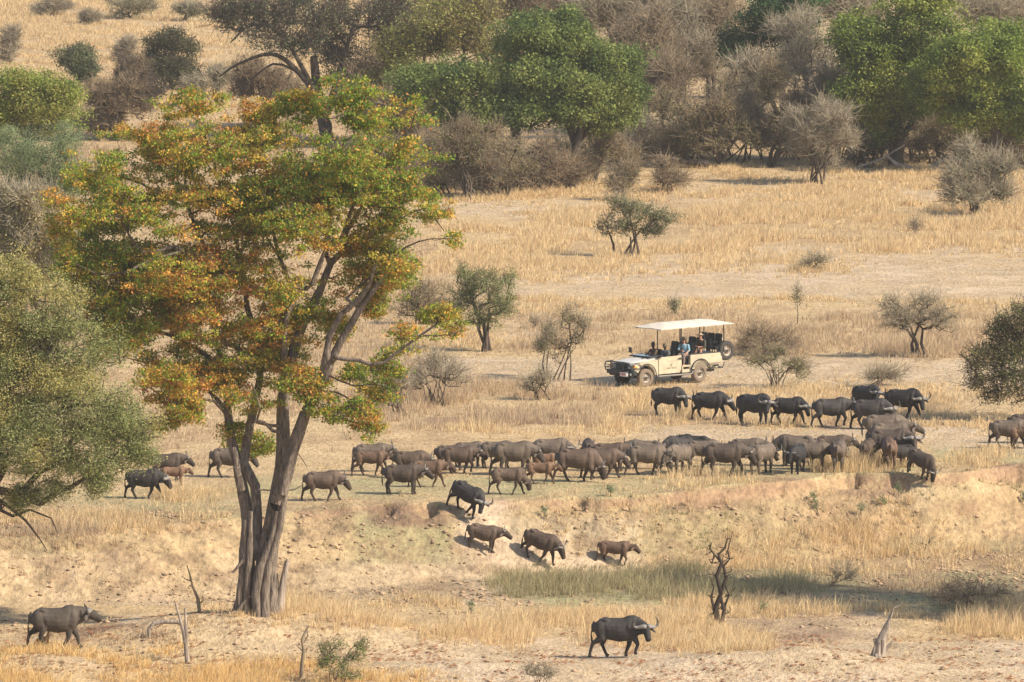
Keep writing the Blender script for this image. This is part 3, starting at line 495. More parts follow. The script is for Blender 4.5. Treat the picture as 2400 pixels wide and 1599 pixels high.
plant('green_sapling',(790,1605),[(785,1520,38,25),(815,1545,38,22),(770,1560,30,25),(840,1510,22,18),(800,1580,45,20)],'young sapling with fresh green leaves at the bottom edge','tree',530,260,9,.2,.075,((.15,.22,.05),(.19,.25,.06)),stems=5,rt=.06,rmin=.008,twig=2,twigL=.3,twigr=.008,bark=M_twigbrown,group='saplings on the plain',step=.25,shell=.1)
plant('bare_twigs',(1268,1610),[(1262,1575,40,22),(1240,1570,22,18),(1290,1580,25,15)],'small leafless twig bush at the bottom edge','bush',531,110,1,.2,.05,BR,stems=5,rt=.04,rmin=.008,twig=4,twigL=.3,twigr=.008,leafy=0,bark=M_twig,group=gS,step=.25,shell=.1)
for i,(x,y,r,lb) in enumerate([(1430,1158,9,'small grass green weed on the bank top'),(1912,1198,9,'blue green weed on the grassy bank, right of centre'),(2070,1178,12,'green weed near the eroded bank edge'),(2105,1158,8,'upright green weed below the grazing end of the herd'),(2018,1200,10,'grey green weed low on the bank'),(1905,1180,6,'tiny green weed above the blue green one'),(1275,1215,9,'olive weed on the slope beside the walking buffaloes'),(1790,1430,14,'fresh green weed beside the twisted black snag'),(1105,1430,10,'green weed in gold grass, lower centre'),(2400,1180,9,'green weed on the bank at the right edge'),(1930,1040,7,'green weed among the herd')]):
    plant('green_weed',(x,y+r*.7),[(x,y,r,r*.8)],lb,'plant',560+i,18,9,.13,.08,((.20,.25,.13),(.24,.28,.15)),stems=3,rt=.02,rmin=.008,group='green weeds on the bank',step=.3,shell=.1)
# ---------------------------------------------------------------- the autumn tree
def hero():
    rng=np.random.RandomState(77); Y0=hit(600,1437)[1]; b=hit(600,1437)
    def A(L,y0=0,y1=0):
        n=len(L); return [at(q[0],q[1],Y0+y0+(y1-y0)*i/max(1,n-1)) for i,q in enumerate(L)]
    t=Tree()
    # (polyline, r0, r1, depth offset start, end)
    S=[([(600,1450),(612,1380),(625,1300),(640,1220),(655,1140),(664,1050),(663,941),(677,873),(690,815),(714,754),(748,686),(775,618),(799,594),(812,540),(830,515)],.62,.13,0,1.0),
       ([(650,1180),(685,1060),(714,975),(748,907),(775,849),(800,798),(820,764),(844,723),(885,669),(912,635)],.42,.13,-.3,-1.5),
       ([(748,907),(762,856),(772,788),(799,737),(845,700),(868,665),(880,622)],.26,.08,-.6,-2.2),
       ([(585,1450),(578,1330),(582,1230),(572,1160),(558,1090),(544,1040),(534,975),(530,907),(524,860),(507,800),(500,750)],.52,.12,.4,2.0),
       ([(600,1300),(602,1220),(598,1140),(570,1085),(575,1055),(585,1000),(600,930),(612,860),(600,791),(580,720),(575,662),(560,600),(550,540)],.34,.10,.3,2.2),
       ([(663,941),(668,870),(665,800),(673,737),(694,693),(731,666),(750,620),(765,560),(760,500),(735,440)],.24,.06,.5,-1.5),
       ([(690,693),(672,650),(655,600),(640,545),(630,480),(640,400)],.14,.05,0,1.5),
       ([(765,600),(770,520),(790,440),(800,360),(815,300),(820,230)],.13,.04,0,1.0),
       ([(788,838),(805,842),(840,845),(868,855),(900,850),(940,820),(980,790),(1020,762),(1028,752)],.13,.05,-1.2,-2.5),
       ([(799,560),(851,425),(885,408),(936,347),(963,299),(975,260)],.12,.04,.8,-.5),
       ([(785,600),(860,560),(930,520),(990,490),(1040,540)],.08,.03,.5,-1.8),
       ([(810,700),(880,640),(950,580),(1010,560),(1055,560)],.07,.025,-1,-2.2),
       ([(578,860),(560,815),(530,805),(505,780),(493,760)],.16,.08,1,-.8),
       ([(575,662),(537,640),(486,632),(430,590),(408,577),(340,594),(300,545),(285,520)],.17,.05,1.,-1.8),
       ([(500,640),(470,560),(440,480),(435,418),(440,380),(470,330)],.16,.05,.2,2.5),
       ([(418,483),(395,465),(374,456),(330,430),(260,410),(200,400)],.10,.03,1.0,2.2),
       ([(524,860),(430,800),(340,768),(279,765),(240,750),(200,745)],.15,.04,1.2,-1),
       ([(530,960),(470,900),(400,870),(340,850),(300,840)],.13,.03,1.0,2.5),
       ([(534,975),(500,940),(470,935),(440,960),(420,990)],.09,.03,.8,-.6),
       ([(430,590),(350,610),(290,640),(220,640),(180,620)],.10,.03,-.8,-2.5),
       ([(560,600),(600,520),(620,440),(625,380),(600,320)],.10,.03,2,.5),
       ([(640,1010),(620,990),(600,985),(590,1000)],.09,.05,-.5,-1),
       ([(665,1000),(600,990),(610,960),(590,900)],.10,.05,.3,-1.8),
       ([(740,915),(790,920),(830,940),(860,975)],.07,.02,-.5,-2),
       ([(770,880),(830,905),(880,900),(910,910)],.06,.02,-.8,-2.5),
       ([(550,540),(520,450),(500,380),(470,290),(440,220)],.10,.03,2,3),
       ([(830,515),(870,450),(900,400),(870,330),(860,250)],.1,.03,1,2)]
    for i,(L,r0,r1,y0,y1) in enumerate(S):
        r0*=.72; r1*=.72
        P=A(L,y0,y1)
        if i in (0,3): 
            k=len(t.p); t.p.append(P[0]-np.array([0,0,.5])); t.par.append(-1); t.fix.append(r0*1.25); t.line(P,r0,r1,attach=k)
        else: t.line(P,r0,r1)
    big=len(t.p)
    B=[(425,290,85,65),(470,240,60,45),(330,360,120,70),(250,420,90,60),(210,490,95,60),(280,560,130,70),(200,640,70,60),(250,720,100,50),(300,800,110,55),(370,740,90,60),(480,370,120,80),(590,320,70,70),(600,250,55,35),(700,250,70,55),(790,220,80,45),(850,270,80,60),(930,300,80,70),(970,360,60,65),(820,370,110,70),(700,400,110,80),(560,470,120,90),(430,520,110,80),(420,660,110,60),(540,640,110,70),(470,760,60,50),(510,880,80,60),(690,540,80,60),(850,470,120,60),(960,440,60,40),(1000,500,60,40),(1050,555,38,35),(890,560,90,45),(900,640,60,50),(940,650,60,35),(860,720,40,40),(640,700,70,50),(720,620,50,40),(400,900,90,45),(450,960,80,45),(560,960,90,55),(400,990,40,35),(590,1050,70,35),(560,1020,50,30),(700,900,60,50),(840,880,70,35),(870,920,60,35),(840,970,55,35),(850,1010,40,18),(960,790,60,35),(920,830,60,25),(1010,740,50,35),(1050,770,20,12),(900,870,40,20),(780,770,40,40),(640,830,60,50),(760,960,50,40),(330,640,80,50),(160,560,40,60),(180,420,45,30),(560,780,60,40),(380,340,50,60),(740,200,40,25),(860,1030,25,12)]
    B=[(600+(b_[0]-600)*1.045,b_[1]-6,b_[2],b_[3]) for b_ in B]+[(1075,560,30,22),(1040,545,40,25),(1060,775,30,16),(1000,470,40,30)]
    B=[(*b_,rng.uniform(-1,1)*min(3.2,.5+b_[2]/30.)) for b_ in B]
    T=np.concatenate([blob_pts(B,Y0,3800,rng,.8,.3),blob_pts([(300,480,190,190),(290,700,180,190),(450,650,150,190),(600,480,170,220),(760,450,170,190),(470,880,160,120),(640,800,90,130),(890,430,110,150),(810,610,150,130),(900,640,80,110),(720,730,110,110),(420,900,120,90),(420,450,170,130)],Y0,3300,rng,.75,.0)])
    # thin the see-through middle right
    qx,qy=proj(T[:,0],T[:,1],T[:,2]); keep=rng.rand(len(T))<np.where((qx>640)&(qx<950)&(qy>480)&(qy<880),.9,1)
    T=T[keep]
    # clump: pull targets towards noise maxima for gaps
    T=T[(.55*vn(T[:,0]+T[:,1]*.6,T[:,2]*1.5,1.3,7)+.45*vn(T[:,0]-T[:,1]*.4,T[:,2]*1.8,.55,8)+.16*rng.rand(len(T)))>.54]
    t.grow(T,step=.45,up=.5,jit=.14,rng=rng,maxn=40000); t.radii(.3,.011,.55)
    root=empty('autumn_tree',b,'big forked tree turning orange and green, standing on the near mound','tree')
    # trunk: thick limbs as ribbed, many sided tubes; the rest as fine branches
    P=np.array(t.p); par=np.array(t.par); r=t.r
    i=np.where(par>=0)[0]; pa=par[i]; r0=np.minimum(r[pa],r[i]*1.5); sel=(r0>=.05)
    V1,Q1=tubes(P[pa[sel]],P[i[sel]],r0[sel],r[i[sel]],14)
    # bark ribs
    ang=np.arctan2(V1[:,1]-b[1],V1[:,0]-b[0]); 
    V1=V1+((fbm(V1[:,0]*9,V1[:,2]*.8,1,91,2)-.5)*.09)[:,None]*np.array([1,0,0])+((fbm(V1[:,1]*9+50,V1[:,2]*.8,1,93,2)-.5)*.09)[:,None]*np.array([0,1,0])
    # extra fluted ribs and flared roots at the foot
    def rib(L,r0_,r1_,dy):
        r0_*=.8; r1_*=.72
        tt=Tree(); tt.p.append(at(L[0][0],L[0][1],Y0+dy)); tt.par.append(-1); tt.fix.append(r0_); tt.line(A(L,dy,dy),r0_,r1_,attach=0); tt.ends=[]; tt.r=np.array(tt.fix)
        return tt.mesh(k_big=10)
    Vs=[V1];Qs=[Q1];off=len(V1)
    for L,a_,c_,dy in [([(560,1448),(563,1380),(572,1300),(575,1220)],.22,.14,-.25),([(640,1448),(634,1380),(640,1300),(652,1220),(668,1130)],.34,.18,-.2),([(605,1450),(600,1390),(612,1330),(636,1270),(650,1200)],.3,.16,-.45),([(622,1450),(620,1390),(630,1320),(655,1240),(668,1160),(690,1060)],.24,.14,-.5),([(575,1450),(577,1390),(585,1300),(587,1200)],.2,.13,-.35),([(545,1455),(553,1420),(566,1380)],.16,.12,0),([(655,1452),(648,1400),(645,1360)],.2,.15,0),([(662,1160),(675,1100),(700,1020),(725,960)],.2,.12,-.65),([(566,1150),(556,1100),(548,1050)],.22,.18,-.1)]:
        v,q=rib(L,a_,c_,dy); v=v+((fbm(v[:,0]*7,v[:,2]*.8,1,95,2)-.5)*.08)[:,None]*np.array([1,1,0]); Vs.append(v);Qs.append(q+off);off+=len(v)
    for L,a_,c_ in [([(572,1310),(556,1330),(545,1342),(547,1340)],.09,.04),([(655,1150),(690,1148),(712,1135)],.06,.02),([(560,1090),(530,1105)],.05,.02),([(606,1148),(640,1150)],.05,.04),([(685,1045),(712,1082),(722,1100)],.03,.015),([(585,1395),(555,1435),(500,1450),(400,1470)],.12,.05)]:
        v,q=rib(L,a_,c_,-.4); Vs.append(v);Qs.append(q+off);off+=len(v)
    mk('trunk',np.concatenate(Vs)-b,np.concatenate(Qs),M_bark,root,smooth=True)
    s2=~sel; V2,Q2=tubes(P[pa[s2]],P[i[s2]],r0[s2],r[i[s2]],4); mk('branches',V2-b,Q2,M_barkdark,root,smooth=True)
    E=P[t.ends]; V3,Q3=twiglets(E,rng,2,.4,.008,b+np.array([0,0,8.])); mk('twigs',V3-b,Q3,M_twigbrown,root)
    qx,qy=proj(T[:,0],T[:,1],T[:,2])
    gpal=np.array([(.17,.26,.035),(.23,.32,.04),(.31,.36,.045),(.44,.38,.055),(.60,.40,.07),(.66,.34,.075),(.50,.21,.06)])
    # colour: patches of orange within green, each leaf keeps its own tone
    nz=.52*fbm(T[:,0]+T[:,1]*.4,T[:,2],1.3,97,3)+.48*rng.rand(len(T))
    bias=.02*0+ .10*np.exp(-((qx-480)/150)**2-((qy-620)/200)**2)+.12*np.exp(-((qx-400)/200)**2-((qy-300)/110)**2)-.13*sstep(620,800,qx)*(1-sstep(400,560,qy))-.01-.09*np.exp(-((qx-270)/110)**2-((qy-600)/170)**2)+.08*np.exp(-((qx-560)/120)**2-((qy-900)/200)**2)
    cl=np.clip(((nz+bias-.30)/.56*7).astype(int),0,6)
    Vl,Ql,Cl=leaves(T,66,.33,.115,gpal,rng,droop=-.1,clcol=cl,flat=.5,asp=.6,colvar=.33)
    mk('crown',Vl-b,Ql,M_leaf,root,cols=Cl)
hero()
# off-frame trees on the right, whose shade falls on the lower right grass
plant('shade_tree',(2780,1440),[(2760,900,210,260),(2790,560,200,240),(2700,1150,170,110)],'tall leafy tree standing outside the right edge','tree',550,520,50,.7,.28,DG,rt=.5,dscale=1.)
# ---------------------------------------------------------------- solid bodies from overlapping lofts, fused into one skin
def loft(path,rad,n=12,side=None):
    """closed loft along path; rad=(a,b): a across, b in the plane of the path's 'up'"""
    P=np.array(path,float); m=len(P); V=[];Fc=[]
    for i in range(m):
        d=P[min(i+1,m-1)]-P[max(i-1,0)]; d/=np.linalg.norm(d)+1e-9
        s_=np.array(side if side is not None else (0,1,0),float); s_=s_-d*np.dot(s_,d)
        if np.linalg.norm(s_)<.05: s_=np.array([1,0,0])-d*d[0]
        s_/=np.linalg.norm(s_); u=np.cross(s_,d); a,b=(rad[i] if hasattr(rad[i],'__len__') else (rad[i],rad[i]))
        for j in range(n):
            t=2*math.pi*j/n; V.append(P[i]+s_*math.cos(t)*a+u*math.sin(t)*b)
    for i in range(m-1):
        for j in range(n): Fc.append([i*n+j,i*n+(j+1)%n,(i+1)*n+(j+1)%n,(i+1)*n+j])
    Fc.append(list(range(n))[::-1]); Fc.append([(m-1)*n+j for j in range(n)])
    return np.array(V),Fc
class Solid:
    def __init__(s): s.V=[];s.F=[];s.n=0
    def add(s,vf):
        V,Fc=vf; s.V.append(V); s.F+= [[i+s.n for i in f] for f in Fc]; s.n+=len(V); return s
    def loft(s,*a,**k): return s.add(loft(*a,**k))
    def ball(s,c,r,n=10):
        rx,ry,rz=r if hasattr(r,'__len__') else (r,r,r); V=[];Fc=[]
        for i in range(1,n):
            p=math.pi*i/n
            for j in range(n): t=2*math.pi*j/n; V.append((c[0]+rx*math.sin(p)*math.cos(t),c[1]+ry*math.sin(p)*math.sin(t),c[2]+rz*math.cos(p)))
        for i in range(n-2):
            for j in range(n): Fc.append([i*n+j,(i+1)*n+j,(i+1)*n+(j+1)%n,i*n+(j+1)%n])
        Fc.append(list(range(n))); Fc.append([(n-2)*n+j for j in range(n)][::-1]); return s.add((np.array(V),Fc))
    def fuse(s,name,voxel,smooth=3,mat=None):
        me=bpy.data.meshes.new(name); me.from_pydata(np.concatenate(s.V).tolist(),[],s.F)
        o=bpy.data.objects.new(name,me); COL.objects.link(o)
        r=o.modifiers.new('r','REMESH'); r.mode='VOXEL'; r.voxel_size=voxel
        if smooth: q=o.modifiers.new('s','SMOOTH'); q.factor=.5; q.iterations=smooth
        dg=bpy.context.evaluated_depsgraph_get(); ev=o.evaluated_get(dg)
        m2=bpy.data.meshes.new_from_object(ev); m2.name=name; bpy.data.objects.remove(o)
        m2.polygons.foreach_set('use_smooth',np.ones(len(m2.polygons),bool))
        m2.materials.clear(); 
        if mat: m2.materials.append(mat)
        return m2
    def plain(s,name,mat=None,smooth=True):
        me=bpy.data.meshes.new(name); me.from_pydata(np.concatenate(s.V).tolist(),[],s.F)
        if smooth: me.polygons.foreach_set('use_smooth',np.ones(len(me.polygons),bool))
        if mat: me.materials.append(mat)
        return me
# hide: object colour times dust noise
M_hide=mat('buffalo_hide',(.1,.08,.07),.72,spec=.22)
_oi=nd(M_hide,'ShaderNodeObjectInfo'); _vc=nd(M_hide,'ShaderNodeVertexColor',layer_name='Col'); _mx=nd(M_hide,'ShaderNodeMix',data_type='RGBA',blend_type='MULTIPLY'); _mx.inputs[0].default_value=1; lk(M_hide,_oi.outputs['Color'],_mx.inputs[6]); lk(M_hide,_vc.outputs[0],_mx.inputs[7]); _c,_h=noisemul(M_hide,_mx.outputs[2],3.0,.75,1.35,5); _c2,_h2=noisemul(M_hide,_c,.9,.72,1.35,4)
lk(M_hide,_c2,M_hide.node_tree.nodes['Principled BSDF'].inputs['Base Color']); bump(M_hide,_h2,.6,.12)
M_horn=mat('horn',(.20,.185,.165),.5,spec=.4); M_horndark=mat('horn_tip',(.06,.052,.045),.45,spec=.4)
LEGS={'walk':((20,0,0),(-16,8,0),(-22,0,0),(16,0,0)),'walk2':((-18,0,0),(16,30,.1),(14,0,0),(-20,6,0)),'stand':((3,0,0),(-4,0,0),(-4,0,0),(5,0,0)),'down':((-22,0,0),(18,8,0),(20,0,0),(-10,0,0))}
NECK={'up':(10,-24,0),'level':(-2,-38,0),'low':(-22,-50,0),'graze':(-50,-72,0),'cam':(-8,-45,-42),'camlow':(-20,-52,-30),'away':(-5,-35,40),'front':(-8,-52,-8)}
_bm={}
def buffalo_meshes(legs,neck,kind):
    key=(legs,neck,kind)
    if key in _bm: return _bm[key]
    XS=.80; S=Solid(); bull=kind=='bull'; calf=kind=='calf'
    hmp=.03 if bull else 0; sl=.85 if calf else 1
    prof=[(-1.12,1.16,.10,.08),(-1.08,1.12,.22,.19),(-.98,1.09,.30,.27),(-.75,1.06,.365,.34),(-.4,1.0,.42,.395),(0,.965,.455,.43),(.3,.99,.45,.41),(.52,1.05,.44+hmp,.36),(.68,1.08,.42+hmp,.30),(.85,1.08,.36,.23),(.97,1.06,.26,.17),(1.02,1.05,.12,.08)]
    prof=[(x*XS,z+.02,a*.95,b*.93) for x,z,a,b in prof]
    if calf: prof=[(x,z+.03,a*.82,b*.78) for x,z,a,b in prof]
    S.loft([(x,0,z) for x,z,a,b in prof],[(b,a) for x,z,a,b in prof],16)
    # hip and shoulder masses
    for sy in (-1,1):
        S.ball((-.82*XS,sy*.17,1.02),(.24,.17,.33)); S.ball((.6*XS,sy*.19,1.0),(.2,.15,.36))
        S.ball((-.62*XS,sy*.22,1.36 if not calf else 1.28),(.14,.06,.06))
    # legs
    for li,(x0,sy,front) in enumerate(((.6*XS,1,1),(.6*XS,-1,1),(-.82*XS,1,0),(-.82*XS,-1,0))):
        a,b,lift=LEGS[legs][li]; a=R(a);b=R(b)
        if front: pts=[(0,.95),(-.03,.72),(.02,.40),(.0,.12),(.03,.06),(.05,0)]; rad=[.17,.125,.078,.052,.066,.075]; y=[.17,.18,.17,.165,.165,.165]; kn=2
        else: pts=[(0,1.0),(.12,.74),(-.10,.46),(-.05,.14),(-.02,.06),(.01,0)]; rad=[.20,.15,.075,.052,.066,.075]; y=[.16,.19,.17,.16,.16,.16]; kn=1
        top=pts[0]; Q=[]
        for k,(px_,pz_) in enumerate(pts):
            vx,vz=px_-top[0],pz_-top[1]
            if k>kn:
                kx,kz=pts[kn][0]-top[0],pts[kn][1]-top[1]; wx_,wz_=vx-kx,vz-kz
                wx_,wz_=wx_*math.cos(b)+wz_*math.sin(b),-wx_*math.sin(b)+wz_*math.cos(b)
                vx,vz=kx+wx_,kz+wz_
            vx,vz=vx*math.cos(a)-vz*math.sin(a),vx*math.sin(a)+vz*math.cos(a); Q.append([vx,vz])
        foot=-Q[-1][1]; want=top[1]-lift-.02; f=want/foot
        P=[(x0+q[0],sy*yy_,top[1]+q[1]*f) for q,yy_ in zip(Q,y)]
        rr=[(r*.8 if calf else r)*(.8,1.15)[0] if 0 else r*(.85 if calf else 1) for r in rad]
        S.loft(P,[(r*.82,r*1.1) if k<2 else r for k,r in enumerate(rr)],10)
        S.loft([P[-2],P[-1]],[rr[-2],rr[-1]*1.05],8)
    # tail
    S.loft([(x+.17,y,z) for x,y,z in [(-1.06,0,1.30),(-1.15,.02,1.15),(-1.17,.03,.85),(-1.16,.03,.62),(-1.15,.03,.42)]],[.045,.034,.028,.05,.022],6)
    # neck and head
    np_,hp_,yw=NECK[neck]; yw=R(yw); NL=(.68 if neck=='graze' else .50)
    nb=np.array([.57,0,1.14]); dn=np.array([math.cos(R(np_))*math.cos(yw),math.cos(R(np_))*math.sin(yw),math.sin(R(np_))]); poll=nb+dn*NL
    y2=yw*1.7; hx=np.array([math.cos(R(hp_))*math.cos(y2),math.cos(R(hp_))*math.sin(y2),math.sin(R(hp_))]); hy=np.array([-math.sin(y2),math.cos(y2),0]); hz=np.cross(hx,hy)
    hs=1.0 if not calf else .82
    def HP(x,y,z): return poll+(hx*x*.86+hy*y+hz*z)*hs
    nt_=(.36,.25) if not calf else (.25,.17)
    S.loft([nb+np.array([-.05,0,-.12]),nb+dn*NL*.4+np.array([0,0,-.10]),nb+dn*NL*.8+np.array([0,0,-.07])],[(.12,.2),(.09,.17),(.07,.11)],10)
    S.loft([nb-np.array([.15,0,.03]),nb+dn*NL*.35,nb+dn*NL*.75,poll-hz*.02],[(nt_[1],nt_[0]),(nt_[1]*.8,nt_[0]*.86),(nt_[1]*.66,nt_[0]*.68),(.14,.19)],14)
    S.loft([HP(-.12,0,-.02),HP(0,0,0),HP(.16,0,-.01),HP(.34,0,-.03),HP(.48,0,-.05),HP(.57,0,-.055),HP(.60,0,-.055)],[(.12,.14),(.155,.175),(.14,.17),(.115,.14),(.108,.12),(.10,.105),(.06,.06)],12,side=hy)
    S.loft([HP(.12,0,-.12),HP(.4,0,-.12),HP(.52,0,-.10)],[(.07,.07),(.055,.05),(.05,.04)],8,side=hy)
    for sy in (-1,1):
        S.loft([HP(-.02,sy*.12,-.02),HP(-.06,sy*.24,-.10),HP(-.06,sy*.36,-.21),HP(-.04,sy*.45,-.28)],[(.045,.03),(.09,.03),(.085,.03),(.025,.02)],8,side=hx)
    body=S.fuse('body',.030,1,M_hide); horns=[]
    n=len(body.vertices); co=np.empty(n*3); body.vertices.foreach_get('co',co); co=co.reshape(-1,3)
    # coat: darker legs, face, throat and back line; paler dusty flanks and hips; fold creases at shoulder and flank
    rib=.0028*np.sin(co[:,0]*34+co[:,2]*3)*np.exp(-((co[:,0]+.05)/.28)**2-((co[:,2]-1.05)/.22)**2)*np.sign(co[:,1])
    fold=-.014*np.exp(-((co[:,0]-.36-.25*(co[:,2]-1))/.035)**2)*sstep(.65,.8,co[:,2])*np.sign(co[:,1])-.013*np.exp(-((co[:,0]+.50+.2*(co[:,2]-1))/.04)**2)*sstep(.6,.75,co[:,2])*(1-sstep(1.2,1.35,co[:,2]))*np.sign(co[:,1])
    co[:,1]+=(rib+fold)*(np.abs(co[:,1])>.12); body.vertices.foreach_set('co',co.ravel())
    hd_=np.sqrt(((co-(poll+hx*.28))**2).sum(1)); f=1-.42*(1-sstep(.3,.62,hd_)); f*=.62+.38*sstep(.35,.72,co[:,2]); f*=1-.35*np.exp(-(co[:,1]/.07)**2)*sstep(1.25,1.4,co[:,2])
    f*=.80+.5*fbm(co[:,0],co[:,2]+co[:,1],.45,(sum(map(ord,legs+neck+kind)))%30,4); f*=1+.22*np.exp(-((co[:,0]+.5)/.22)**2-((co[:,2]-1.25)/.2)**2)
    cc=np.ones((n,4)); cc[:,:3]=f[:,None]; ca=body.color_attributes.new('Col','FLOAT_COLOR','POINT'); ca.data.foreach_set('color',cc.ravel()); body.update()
    for sy in (-1,1):
        Hn=Solid()
        if calf: L=[(-.02,.08,.13),(-.07,.13,.19),(-.12,.15,.25)]; rr=[.03,.022,.008]
        elif bull: L=[(.04,.035,.14),(.0,.13,.15),(-.05,.27,.06),(-.08,.42,-.01),(-.12,.54,.03),(-.21,.58,.14),(-.32,.52,.25),(-.40,.44,.30)]; rr=[(.105,.06),(.105,.068),(.09,.062),.066,.056,.042,.026,.008]
        else: L=[(.02,.06,.12),(-.02,.15,.14),(-.06,.27,.10),(-.10,.37,.07),(-.17,.45,.12),(-.28,.45,.22),(-.37,.40,.30),(-.42,.36,.34)]; rr=[.054,.057,.052,.045,.038,.03,.018,.006]
        if neck=='up': L=[(a_*.75,b_*.72,c_*.7+.03) for a_,b_,c_ in L]
        P=[HP(a*.92,sy*b_*(.8 if bull else .9),c_*.92) for a,b_,c_ in L]; rr=[(q[0]*.85,q[1]*.85) if hasattr(q,'__len__') else q*.85 for q in rr]; Hn.loft(P,rr,10,side=hx); me=Hn.plain('horn',M_horn); me.materials.append(M_horndark)
        n=len(L); 
        if not calf:
            for f in me.polygons: f.material_index=1 if f.index>=(n-1)*10*0.62 else 0
        else:
            for f in me.polygons: f.material_index=1
        horns.append(me)
    _bm[key]=(body,horns); return _bm[key]
BK=(.027,.025,.025); BK2=(.038,.034,.032); GB=(.108,.084,.064); BN=(.088,.062,.046); RB=(.118,.074,.05); CB=(.145,.086,.053); DB=(.068,.051,.040); LB=(.17,.12,.085)
